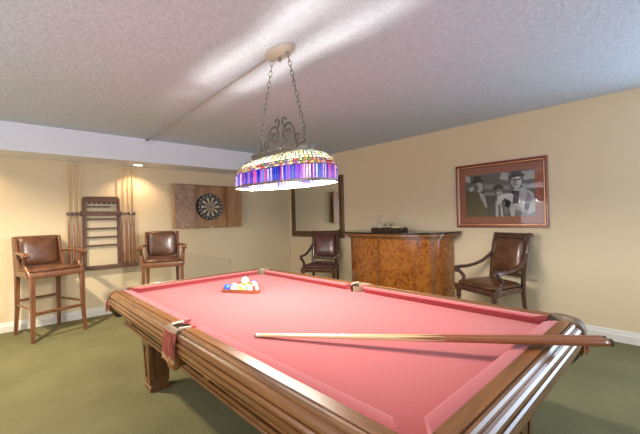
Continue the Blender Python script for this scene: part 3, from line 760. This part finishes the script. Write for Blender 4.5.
# thin sheet of glazing: mostly clear with a fresnel sheen
tr = nt.nodes.new('ShaderNodeBsdfTransparent'); gl = nt.nodes.new('ShaderNodeBsdfGlossy'); gl.inputs['Roughness'].default_value = 0.03
fz = nt.nodes.new('ShaderNodeFresnel'); fz.inputs['IOR'].default_value = 1.5; ms = nt.nodes.new('ShaderNodeMixShader')
nt.links.new(fz.outputs[0], ms.inputs[0]); nt.links.new(tr.outputs[0], ms.inputs[1]); nt.links.new(gl.outputs[0], ms.inputs[2])
nt.links.new(ms.outputs[0], nt.nodes['Material Output'].inputs['Surface']); nt.nodes.remove(b)
m = MB(); m.face([m.b.verts.new(p) for p in ((-0.018, -hy+0.04, 0.04), (-0.018, hy-0.04, 0.04), (-0.018, hy-0.04, hz-0.04), (-0.018, -hy+0.04, hz-0.04))])
m.build('glazing', m_pglass, t, flat=True)

# ------------------------------------------------------------------ bar
BC = Vector((4.34, 2.89, 0))
t = thing('home_bar', 'bow-fronted home bar with burl panels and dark counter', 'bar', BC)
def bow(hl, dp, n=28, p=0.62, back=0.0):
    """outline: straight back on +x, bowed front towards -x; local"""
    pts = [(back, hl)]
    for i in range(n+1):
        a = PI/2-PI*i/n
        pts.append((-dp*math.copysign(abs(math.cos(a))**p, math.cos(a)) if abs(math.cos(a)) > 1e-6 else 0, hl*math.copysign(abs(math.sin(a))**0.9, math.sin(a))))
    pts.append((back, -hl)); return pts
def bowm(hl, dp, z0, z1, name, mat, bevel=0, p=0.62):
    return MB().prism(bow(hl, dp, p=p, back=0.05), z0, z1, True).build(name, mat, t, bevel=bevel, sharp=30)
body = bowm(0.79, 0.50, 0.10, 0.985, 'body', m_burl)
bowm(0.78, 0.48, 0.0, 0.10, 'plinth', m_dark)
bowm(0.83, 0.53, 0.10, 0.15, 'base_moulding', m_barwood, 0.004)
bowm(0.84, 0.54, 0.985, 1.015, 'cornice', m_barwood, 0.006)
bowm(0.895, 0.64, 1.015, 1.052, 'counter_edge', m_barwood, 0.008)
bowm(0.91, 0.66, 1.052, 1.072, 'countertop', m_blackgloss, 0.006)
ol = bow(0.80, 0.50, back=0.05)
import bisect
def stile(y_at, width, off=0.008, z0=0.15, z1=0.985, name='stile', mat=None):
    # strip following the front at local y
    pts = [q for q in ol[1:-1]]
    ys = [q[1] for q in pts]
    def fx(y):
        for (xa, ya), (xb, yb) in zip(pts[:-1], pts[1:]):
            if ya >= y >= yb and ya != yb: return xa+(xb-xa)*(ya-y)/(ya-yb)
        return pts[0][0]
    y0_, y1_ = y_at-width/2, y_at+width/2
    a, c = fx(y0_), fx(y1_)
    n_v = Vector((-(abs(y1_-y0_)), (a-c), 0)).normalized()
    if n_v.x > 0: n_v = -n_v
    lo = [(a, y0_, z0), (c, y1_, z0), (c+n_v.x*off, y1_+n_v.y*off, z0), (a+n_v.x*off, y0_+n_v.y*off, z0)]
    MB().hexa(lo, [(x, y, z1) for x, y, _ in lo]).build(name, mat or m_barwood, t)
stile(0.03, 0.03); stile(-0.70, 0.03)
MB().tube([(-0.555, -0.50, z) for z in (0.15, 0.3, 0.6, 0.8, 0.985)], [0.04]*5, 20).build('corner_column', m_barwood, t) if False else None

# tray with glassware
TRX, TRY, TRZ = 3.98, 2.83, 1.072
t = thing('serving_tray', 'dark wooden serving tray with silver handles on the bar counter', 'tray', (TRX, TRY, TRZ), 0)
TH_ = 0.075
m = MB(); m.box(-0.12, 0.12, -0.22, 0.22, 0, 0.012)
for s in (-1, 1):
    m.box(-0.12, 0.12, s*0.22-0.006, s*0.22+0.006, 0, TH_-0.02); m.box(s*0.12-0.006, s*0.12+0.006, -0.22, 0.22, 0, TH_-0.02)
m.build('tray_body', m_tray, t, bevel=0.003)
for s in (-1, 1): MB().tube([(-0.05, s*0.227, 0.02), (-0.045, s*0.245, 0.05), (0, s*0.25, 0.065), (0.045, s*0.245, 0.05), (0.05, s*0.227, 0.02)], 0.006, 8).build('handle', m_weave, t)
t = thing('decanter', 'clear cut glass decanter standing on the bar tray', 'decanter', (TRX, TRY+0.165, TRZ+0.0125), 0)
MB().lathe([(0.001, 0.0), (0.036, 0.0), (0.040, 0.01), (0.040, 0.09), (0.030, 0.115), (0.014, 0.135), (0.013, 0.165), (0.019, 0.172), (0.010, 0.172), (0.009, 0.135), (0.024, 0.112), (0.034, 0.088), (0.034, 0.012), (0.001, 0.012)], seg=12).build('bottle', m_glass, t)
MB().lathe([(0.008, 0.165), (0.010, 0.174), (0.02, 0.185), (0.022, 0.20), (0.012, 0.215), (0.001, 0.218)], seg=10).build('stopper', m_glass, t)
def glass(y, lab):
    t = thing('cocktail_glass', lab, 'glass', (TRX, y, TRZ+0.0125), 0, 'cocktail glasses on the bar tray')
    MB().lathe([(0.001, 0), (0.03, 0.0), (0.028, 0.003), (0.005, 0.006), (0.004, 0.06), (0.012, 0.072), (0.038, 0.115), (0.0365, 0.115), (0.010, 0.074), (0.001, 0.068)], seg=20).build('glass_bowl', m_glass, t)
glass(TRY+0.07, 'small stemmed glass beside the decanter on the tray'); glass(TRY-0.03, 'small stemmed glass in the middle of the tray')
m = MB(); m.cushion(-0.07, 0.07, -0.19, -0.075, 0, 0.05, 0.018, 0.02)
o = m.build('folded_napkin', m_linen); o.location = (TRX, TRY, TRZ+0.0125); tag(o, 'folded yellow napkin lying on the bar tray', 'napkin')

# ------------------------------------------------------------------ upholstered arm chairs
def make_armchair(label, leath, wd, z=None):
    t = thing('armchair', label, 'armchair', (0, 0, 0), 0, 'regency style armchairs along the right wall')
    ZS = 0.42
    # seat frame: front wide, back narrow
    def ring(h, ins): return [(-0.285+ins, -0.26+ins, h), (0.285-ins, -0.26+ins, h), (0.222-ins, 0.235-ins, h), (-0.222+ins, 0.235-ins, h)]
    m = MB(); m.grid_loft([ring(ZS, 0.008), ring(ZS+0.012, 0), ring(ZS+0.058, 0), ring(ZS+0.068, 0.01)], True, True, False); m.build('seat_frame', wd, t, bevel=0.006)
    m = MB(); m.cushion(-0.272, 0.272, -0.268, 0.215, ZS+0.066, ZS+0.108, 0.042, 0.035, taper=0.84); m.build('seat_cushion', leath, t)
    # rear posts + sabre legs in one sweep; raked and scrolled
    for s in (-1, 1):
        x = s*0.214
        p = [(x, 0.30, 0), (x, 0.265, 0.14), (x, 0.235, 0.30), (x, 0.222, 0.45), (x, 0.235, 0.62), (x*1.02, 0.262, 0.80), (x*1.04, 0.296, 0.96), (x*1.04, 0.318, 1.03), (x*1.04, 0.335, 1.052)]
        MB().tube(p[:4], [0.017, 0.019, 0.022, 0.025], 10).build('rear_leg', wd, t)
        m = MB(); m.tube(p[3:], [0.024, 0.022, 0.021, 0.020, 0.019, 0.017], 10, squash=(0.85, 1.25))
        m.tube([(x*1.04-0.02, 0.335, 1.04), (x*1.04+0.02, 0.335, 1.04)], 0.026, 14); m.build('back_post', wd, t)
    # front turned legs
    for s in (-1, 1):
        MB().lathe([(0.012, 0), (0.016, 0.01), (0.014, 0.03), (0.018, 0.12), (0.026, 0.30), (0.020, 0.325), (0.030, 0.34), (0.030, 0.352), (0.020, 0.362), (0.028, 0.375), (0.028, 0.42)], (s*0.255, -0.232, 0), 14).box(s*0.255-0.03, s*0.255+0.03, -0.262, -0.202, 0.415, 0.488).build('front_leg', wd, t)
    # back: frame and leather pad, following the rake
    def yb(z): return 0.225+max(0, z-0.45)*0.02+max(0, z-0.55)**1.5*0.22
    m = MB()
    rings = []
    for z_ in (1.0, 1.02, 1.045, 1.062):
        y_ = yb(z_)+0.012*(z_-1.0)/0.06
        rings.append([(-0.222, y_-0.022, z_), (0.222, y_-0.022, z_), (0.222, y_+0.022, z_), (-0.222, y_+0.022, z_)])
    m.grid_loft(rings, True, True, False); m.build('crest_rail', wd, t, bevel=0.01)
    m = MB(); z_ = 0.60
    m.box(-0.21, 0.21, yb(z_)-0.018, yb(z_)+0.018, z_-0.02, z_+0.025); m.build('lower_rail', wd, t, bevel=0.008)
    m = MB(); N = 8
    def pad_ring(t_):
        out_ = []
        zc, hz_ = 0.815, 0.188
        for i in range(32):
            a = 2*PI*i/32; ca, sa = math.cos(a), math.sin(a)
            X = math.copysign(abs(ca)**0.3, ca)*0.192; Z = zc+math.copysign(abs(sa)**0.3, sa)*hz_
            out_.append((X, Z))
        return out_
    rings = []
    for k, d in ((1.0, 0.02), (1.0, -0.014), (0.94, -0.032), (0.75, -0.045), (0.45, -0.052), (0.12, -0.055)):
        rings.append([(X*k, yb(0.815+(Z-0.815)*k)+d, 0.815+(Z-0.815)*k) for X, Z in pad_ring(0)])
    m.grid_loft(rings, True, True); m.build('backrest', leath, t)
    # arms
    for s in (-1, 1):
        q = [(s*0.224, 0.262, 0.84), (s*0.238, 0.225, 0.79), (s*0.262, 0.14, 0.725), (s*0.275, 0.03, 0.688), (s*0.282, -0.09, 0.672), (s*0.284, -0.18, 0.672), (s*0.284, -0.225, 0.668)]
        a = MB(); a.tube(q, [0.018, 0.022, 0.023, 0.023, 0.024, 0.025, 0.023], 12, squash=(1.15, 0.85))
        # volute
        sp = []
        for k in range(14):
            an = math.radians(90+k*32); r_ = 0.036*(1-k/17)
            sp.append((s*0.284, -0.225+r_*math.cos(an)*1.0, 0.645+r_*math.sin(an)))
        a.tube(sp, [0.017-0.0006*k for k in range(14)], 8, squash=(1.4, 0.8)); a = a.build('arm', wd, t)
        q = [(s*0.284, -0.205, 0.635), (s*0.280, -0.165, 0.60), (s*0.272, -0.135, 0.56), (s*0.262, -0.145, 0.52), (s*0.252, -0.185, 0.485), (s*0.248, -0.21, 0.455)]
        MB().tube(q, [0.020, 0.021, 0.022, 0.024, 0.027, 0.024], 10).build('arm_support', wd, a)
    return t
m_chairwood = wood('armchair_mahogany', (0.055, 0.022, 0.014), (0.12, 0.05, 0.032), 0.2, Z_, 6, 0.5)
ac = make_armchair('brown leather armchair with scrolled arms below the framed photograph', m_leather, m_chairwood)
ac.location = (4.02, 1.495, 0); ac.rotation_euler = (0, 0, math.radians(-113.5))
ac2 = dup(ac, (3.90, 4.14, 0), math.radians(-58), 'oxblood leather armchair in front of the wall mirror')
for ch in ac2.children:
    if ch.name.startswith(('seat_cushion', 'backrest')):
        ch.data = ch.data.copy(); ch.data.materials[0] = m_leather_red

# ------------------------------------------------------------------ bar stools
def make_stool(label):
    t = thing('bar_stool', label, 'bar stool', (0, 0, 0), 0, 'tall leather spectator stools along the left wall')
    F, Bk = -0.275, 0.275     # leg feet, front/back
    wf, wb = 0.262, 0.222
    for s in (-1, 1):
        for y, wx, nm in ((F, wf, 'front_leg'), (Bk, wb, 'rear_leg')):
            sy = 1 if y > 0 else -1
            m = MB()
            def q(x, yy, h, z): return [(x-h, yy-h, z), (x+h, yy-h, z), (x+h, yy+h, z), (x-h, yy+h, z)]
            m.grid_loft([q(s*wx, y, 0.015, 0), q(s*(wx-0.012), y-sy*0.022, 0.02, 0.30), q(s*(wx-0.015), y-sy*0.03, 0.024, 0.72)], True, True, False)
            m.build(nm, m_stool, t, bevel=0.004)
    def bar(a, c, r=0.012): return MB().tube([a, c], r, 6, squash=(1, 1.3)).build('stretcher', m_stool, t)
    bar((-wf+0.01, F+0.02, 0.305), (wf-0.01, F+0.02, 0.305), 0.014)
    bar((-wb+0.01, Bk-0.02, 0.40), (wb-0.01, Bk-0.02, 0.40))
    for s in (-1, 1): bar((s*(wf-0.01), F+0.02, 0.355), (s*(wb-0.01), Bk-0.02, 0.355))
    def ring(h, i): return [(-wf-0.005+i, F+0.005+i, h), (wf+0.005-i, F+0.005+i, h), (wb+0.01-i, Bk-0.01-i, h), (-wb-0.01+i, Bk-0.01-i, h)]
    MB().grid_loft([ring(0.69, 0.004), ring(0.70, 0), ring(0.752, 0), ring(0.76, 0.006)], True, True, False).build('seat_frame', m_stool, t, bevel=0.004)
    MB().cushion(-wf+0.002, wf-0.002, F+0.002, Bk-0.05, 0.758, 0.79, 0.022, 0.025, taper=0.9).build('seat_cushion', m_leather, t)
    # back: slightly raked solid frame with wings, leather pad
    def yb(z): return 0.225+(z-0.76)*0.11
    for s in (-1, 1):
        m = MB(); rr = []
        for z_, d0, d1 in ((0.755, 0.10, 0.03), (0.86, 0.085, 0.03), (1.0, 0.055, 0.03), (1.12, 0.045, 0.03), (1.150, 0.03, 0.02)):
            y_ = yb(z_); rr.append([(s*0.205, y_-d0, z_), (s*0.238, y_-d0-0.004, z_), (s*0.238, y_+d1, z_), (s*0.205, y_+d1, z_)])
        m.grid_loft(rr, True, True, False); m.build('back_post', m_stool, t, bevel=0.006)
    m = MB(); rr = []
    for z_ in (0.775, 0.95, 1.155): y_ = yb(z_); rr.append([(-0.206, y_-0.012, z_), (0.206, y_-0.012, z_), (0.206, y_+0.026, z_), (-0.206, y_+0.026, z_)])
    m.grid_loft(rr, True, True, False); m.build('back_frame', m_stool, t, bevel=0.006)
    rings = []
    for k, d in ((1.0, -0.006), (1.0, -0.034), (0.93, -0.048), (0.75, -0.056), (0.45, -0.062), (0.1, -0.064)):
        rg = []
        for i in range(32):
            a = 2*PI*i/32; ca, sa = math.cos(a), math.sin(a)
            X = math.copysign(abs(ca)**0.28, ca)*0.195; Z = 0.975+math.copysign(abs(sa)**0.28, sa)*0.170*k
            rg.append((X*k, yb(Z)+d, Z))
        rings.append(rg)
    m = MB(); m.grid_loft(rings, True, True); m.build('backrest', m_leather, t)
    for s in (-1, 1):
        q = [(s*0.226, 0.19, 0.955), (s*0.245, 0.12, 0.962), (s*0.268, 0.0, 0.965), (s*0.282, -0.12, 0.962), (s*0.286, -0.19, 0.955)]
        a = MB(); a.tube(q, [0.019, 0.020, 0.022, 0.025, 0.024], 10, squash=(1.25, 0.8))
        a.tube([(s*0.286-0.034, -0.20, 0.945), (s*0.286+0.034, -0.20, 0.945)], 0.026, 14)
        a = a.build('arm', m_stool, t)
        q = [(s*0.284, -0.19, 0.94), (s*0.280, -0.165, 0.90), (s*0.274, -0.135, 0.86), (s*0.268, -0.135, 0.82), (s*0.264, -0.175, 0.775), (s*0.260, -0.215, 0.735), (s*0.258, -0.235, 0.70)]
        MB().tube(q, [0.016, 0.019, 0.022, 0.025, 0.027, 0.026, 0.022], 10).build('arm_support', m_stool, a)
    return t
st = make_stool('tall brown leather bar stool with arms left of the cue rack')
st.location = (0.41, 5.19, 0); st.rotation_euler = (0, 0, math.radians(17.5))
st2 = dup(st, (1.63, 4.92, 0), math.radians(-18), 'tall brown leather bar stool with arms standing below the dartboard cabinet'); st2.scale = (0.93, 0.95, 1.0)

# ------------------------------------------------------------------ pool lamp
tilt = Matrix.Rotation(0.015, 4, 'X')     # far end hangs slightly higher
lamp = thing('billiard_light', 'stained glass island light with three lit bulbs above the table', 'pendant light', LAMP, rot=(0.015, 0, 0))
def stad(hl, hw, n=64, p=0.75):
    return [(math.copysign(abs(math.cos(a))**p, math.cos(a))*hw, math.copysign(abs(math.sin(a))**p, math.sin(a))*hl) for a in [2*PI*(i+0.5)/n for i in range(n)]]
HL, HW = 0.475, 0.185
GK = 0.05
def stained(name, cols, band, seed):
    m, nt, b = base(name, (0.5, 0.5, 0.5), 0.25)
    at = nt.nodes.new('ShaderNodeAttribute'); at.attribute_name = 'glass'
    tl = nt.nodes.new('ShaderNodeBsdfTranslucent'); gl = nt.nodes.new('ShaderNodeBsdfPrincipled'); gl.inputs['Roughness'].default_value = 0.2
    vm = nt.nodes.new('ShaderNodeVectorMath'); vm.operation = 'SCALE'; vm.inputs['Scale'].default_value = GK; nt.links.new(at.outputs['Color'], vm.inputs[0]); nt.links.new(vm.outputs[0], tl.inputs['Color']); v2 = nt.nodes.new('ShaderNodeVectorMath'); v2.operation = 'SCALE'; v2.inputs['Scale'].default_value = 0.10; nt.links.new(at.outputs['Color'], v2.inputs[0]); nt.links.new(v2.outputs[0], gl.inputs['Base Color'])
    ms = nt.nodes.new('ShaderNodeMixShader'); ms.inputs[0].default_value = 0.30
    nt.links.new(tl.outputs[0], ms.inputs[1]); nt.links.new(gl.outputs[0], ms.inputs[2])
    nt.links.new(ms.outputs[0], nt.nodes['Material Output'].inputs['Surface']); nt.nodes.remove(b)
    return m
m_sg = stained('stained_glass', None, None, 0)
def glass_mesh(name, rings, n, colfun, parent, mat):
    """rings of n points; one flat colour per quad, stored as a face attribute"""
    bm = bmesh.new(); lay = bm.loops.layers.float_color.new('glass')
    V = [[bm.verts.new(p) for p in r] for r in rings]
    for j in range(len(V)-1):
        for i in range(n):
            f = bm.faces.new([V[j][i], V[j][(i+1) % n], V[j+1][(i+1) % n], V[j+1][i]]); f.smooth = True
            c = colfun(j, i)
            for l in f.loops: l[lay] = (*c, 1)
    me = bpy.data.meshes.new(name); bm.to_mesh(me); bm.free(); me.materials.append(mat)
    o = bpy.data.objects.new(name, me); C.objects.link(o); o.parent = parent; return o
NG = 224
rng = random.Random(3)
blues = [(0.01, 0.01, 0.55), (0.03, 0.02, 0.50), (0.10, 0.02, 0.50), (0.02, 0.06, 0.70), (0.03, 0.10, 0.75), (0.22, 0.05, 0.60), (0.40, 0.12, 0.70), (0.60, 0.22, 0.80), (0.80, 0.60, 1.0), (0.60, 0.08, 0.40), (1.1, 0.9, 1.2), (0.06, 0.25, 0.65)]
cl_ = [rng.choice(blues) for _ in range(NG)]; cl = cl_
def border_col(j, i):
    if j == 0: return lerp(cl[i], (0.3, 0.3, 0.8), 0.15)
    return cl[i]
O1 = stad(HL, HW, NG)
O2 = stad(HL-0.002, HW-0.002, NG)
glass_mesh('glass_border', [[(x, y, 0.012) for x, y in O1], [(x, y, 0.055) for x, y in O1], [(x*0.998, y*0.998, 0.098) for x, y in O1]], NG, border_col, lamp, m_sg)
dome_cols = [(0.90, 0.88, 0.55), (0.80, 0.90, 0.60), (0.55, 0.75, 0.80), (0.90, 0.80, 0.70), (0.85, 0.65, 0.25), (0.95, 0.92, 0.78), (0.55, 0.70, 0.40)]
floral = [(0.65, 0.10, 0.12), (0.80, 0.45, 0.10), (0.30, 0.15, 0.50), (0.20, 0.35, 0.15), (0.85, 0.75, 0.35), (0.75, 0.60, 0.65)]
CRL, CRW = 0.33, 0.070
inn = stad(CRL, CRW, NG)
dr = []
for k in range(9):
    t_ = k/8
    rr = math.sin(t_*PI/2)            # 0 at border, 1 at crown height
    q = 1-math.cos(t_*PI/2)
    q = 0.45*q+0.55*t_**1.25
    dr.append([(x0*(1-q)+x1*q, y0*(1-q)+y1*q, 0.098+0.108*(0.35*t_+0.65*rr)) for (x0, y0), (x1, y1) in zip(O2, inn)])
def dome_col(j, i):
    r_ = random.Random((j if j < 2 else 2+(j-2)//1)*977+(i//(4 if j > 1 else 2))*31)
    return r_.choice(floral) if j < 2 else scl(r_.choice(dome_cols), 1.9)
glass_mesh('glass_dome', dr, NG, dome_col, lamp, m_sg)
# lead came lines
ld = MB()
for k in range(8): ld.tube(dr[k], 0.0020 if k else 0.0028, 4, closed=True)
for i in range(0, NG, 4): ld.tube([dr[k][i] for k in range(2, 9)], 0.0022, 4)
for i in range(0, NG, 2): ld.tube([dr[k][i] for k in range(0, 3)], 0.0013, 4)
for i in range(0, NG, 3): ld.tube([(*O1[i], 0.012), (*O1[i], 0.098)], 0.0015, 4)
ld.build('lead_came', m_bronze, lamp)
rim = MB(); rim.grid_loft([[(x*1.006, y*1.003, 0.0) for x, y in O1], [(x*1.012, y*1.005, 0.004) for x, y in O1], [(x*1.012, y*1.005, 0.012) for x, y in O1], [(x*1.0, y*1.0, 0.014) for x, y in O1], [(x*0.985, y*0.995, 0.012) for x, y in O1], [(x*0.985, y*0.995, 0.0) for x, y in O1], [(x*1.006, y*1.003, 0.0) for x, y in O1]], True, False, False)
rim.build('rim_band', m_bronze, lamp)
# pierced crown: thin open gallery
CO = stad(CRL+0.004, CRW+0.006, 96)
cr = MB(); z0c, z1c = 0.202, 0.244
for z_ in (z0c, z0c+0.006, z1c-0.006, z1c): pass
cr.grid_loft([[(x, y, z0c) for x, y in CO], [(x, y, z0c+0.030) for x, y in CO], [(x*0.93, y*0.985, z0c+0.030) for x, y in CO], [(x*0.93, y*0.985, z0c) for x, y in CO], [(x, y, z0c) for x, y in CO]], True, False, False)
for i in range(96):
    x, y = CO[i]; cr.sphere((x*0.97, y*0.993, z0c+0.036), 0.0075, 6, 4)
cr.tube([(x*0.97, y*0.993, z1c-0.002) for x, y in CO], 0.003, 5, closed=True)
for yy in (-0.245, 0.0, 0.245): cr.box(-CRW, CRW, yy-0.008, yy+0.008, z0c+0.020, z0c+0.030)
cr = cr.build('crown_gallery', m_bronze, lamp)
# ironwork on the crown
iw = MB(); ZC = 0.244
iw.box(-0.006, 0.006, -0.25, 0.25, ZC-0.012, ZC)
def smooth_path(P, n=6):
    out_ = []
    for i in range(len(P)-1):
        p0, p1, p2, p3 = (Vector(P[max(i-1, 0)]), Vector(P[i]), Vector(P[i+1]), Vector(P[min(i+2, len(P)-1)]))
        for k in range(n):
            t_ = k/n; out_.append(0.5*((2*p1)+(p2-p0)*t_+(2*p0-5*p1+4*p2-p3)*t_*t_+(3*p1-p0-3*p2+p3)*t_**3))
    out_.append(Vector(P[-1])); return out_
for s in (-1, 1):
    iw.tube([(0, s*0.245, ZC-0.01), (0, s*0.245, ZC+0.095)], 0.006, 8)
    iw.tube([(0, s*0.245+0.011*math.cos(a), ZC+0.103+0.011*math.sin(a)) for a in [2*PI*k/12 for k in range(12)]], 0.0035, 6, closed=True)
    iw.sphere((0, s*0.245, ZC+0.03), 0.013, 8, 6)
    p = [(0.245, 0.035), (0.205, 0.012), (0.168, 0.03), (0.152, 0.08), (0.135, 0.135), (0.095, 0.172), (0.050, 0.160), (0.028, 0.115), (0.040, 0.075), (0.078, 0.065), (0.105, 0.095), (0.092, 0.130), (0.066, 0.125), (0.062, 0.105)]
    iw.tube(smooth_path([(0, s*y, ZC+z) for y, z in p]), 0.0072, 6)
    p = [(0.045, 0.155), (0.022, 0.180), (0.024, 0.212), (0.050, 0.218), (0.060, 0.200)]
    iw.tube(smooth_path([(0, s*y, ZC+z) for y, z in p]), 0.0065, 6)
    p = [(0.152, 0.08), (0.185, 0.085), (0.195, 0.055), (0.178, 0.045)]
    iw.tube(smooth_path([(0, s*y, ZC+z) for y, z in p]), 0.005, 6)
iw.sphere((0, 0, ZC+0.02), 0.012, 8, 6)
iw.build('scroll_ironwork', m_iron, lamp)
# bulbs, sockets and point lights
m_bulb, nt, b = base('lit_bulb_glass', (1, 0.95, 0.85), 0.4)
b.inputs['Emission Color'].default_value = (1, 0.88, 0.68, 1); b.inputs['Emission Strength'].default_value = 14
for yy in (-0.29, 0.0, 0.29):
    s_ = MB().lathe([(0.018, 0.20), (0.018, 0.135), (0.014, 0.125)], (0, yy, 0), 12).build('socket', m_bronze, lamp)
    MB().lathe([(0.012, 0.13), (0.016, 0.118), (0.028, 0.095), (0.031, 0.075), (0.024, 0.054), (0.008, 0.044)], (0, yy, 0), 14).build('bulb', m_bulb, lamp)
    l = bpy.data.lights.new('bulb_light', 'POINT'); l.energy = BULB_POWER; l.color = (1.0, 0.92, 0.80); l.shadow_soft_size = 0.03
    for zz, fr_e in ((0.028, 1.0),):
        o = bpy.data.objects.new('bulb_light', l); C.objects.link(o); o.parent = lamp; o.location = (0.0, yy, zz)
MB().box(-0.012, 0.012, -0.31, 0.31, 0.192, 0.206).build('socket_bar', m_bronze, lamp)
# canopy and chains (in lamp space, undo the small tilt)
inv = tilt.inverted()
def Lp(x, y, z): return inv @ (Vector((x, y, z))-LAMP)
ctop = Vector((1.425, 1.885, H))
cn = MB(); R_ = []
for k, z_ in ((1.0, 0), (1.0, -0.012), (0.93, -0.022), (0.72, -0.032), (0.45, -0.040), (0.1, -0.043)):
    R_.append([Lp(ctop.x+0.072*k*math.cos(a), ctop.y+0.150*k*math.sin(a), H+z_) for a in [2*PI*i/36 for i in range(36)]])
cn.grid_loft(R_, True, True); cn = cn.build('canopy', m_canopy, lamp)
MB().tube([Lp(ctop.x, ctop.y, H-0.035), Lp(ctop.x, ctop.y, H-0.06), Lp(ctop.x, ctop.y, H-0.075)], [0.010, 0.012, 0.005], 10).build('finial', m_pewter, cn)
for s in (-1, 1):
    top = Vector((ctop.x, ctop.y+s*0.085, H-0.032)); bot = (lamp.matrix_basis @ Vector((0, s*0.245, ZC+0.11))) if False else (LAMP + tilt @ Vector((0, s*0.245, ZC+0.11)))
    MB().tube([Lp(*(top+Vector((0.008*math.cos(a), 0, 0.008*math.sin(a))))) for a in [2*PI*k/10 for k in range(10)]], 0.003, 5, closed=True).build('canopy_hook', m_pewter, cn)
    ch = MB(); d = bot-top; L_ = d.length; n = int(L_/0.036); dn = d.normalized()
    qx = dn.cross(Vector((1, 0, 0))).normalized(); qy = dn.cross(qx).normalized()
    for k in range(n):
        c_ = top+d*((k+0.5)/n); side = (qx if k % 2 else qy) ; side = (side*math.cos(0.6)+ (qy if k % 2 else qx)*math.sin(0.6)*(1 if k % 2 else -1))
        hl_ = L_/n*0.66
        loop = []
        for a in [2*PI*i/14 for i in range(14)]:
            loop.append(Lp(*(c_+dn*(hl_*math.sin(a))+side*(0.0105*math.cos(a)))))
        ch.tube(loop, 0.0027, 5, closed=True)
    ch.build('chain', m_pewter, lamp)
# power cord beside one chain
# conduit on the ceiling from canopy to the box on the soffit
t = thing('ceiling_conduit', 'thin grey metal conduit running along the ceiling to the pendant canopy', 'conduit', (1.521, WS, H))
dx = (1.415, 2.03); 
MB().tube([(dx[0]-1.521, dx[1]-WS, -0.012), (0.0, -0.03, -0.012)], 0.008, 8).build('pipe', m_conduit, t)
MB().box(-0.045, 0.075, -0.035, 0, -0.055, -0.004).build('junction_box', m_soffit, t, bevel=0.003)
MB().tube([(0.0, -0.045, -0.012), (-0.012, -0.05, -0.014), (-0.02, -0.03, -0.022)], 0.012, 8).build('connector', m_pewter, t)
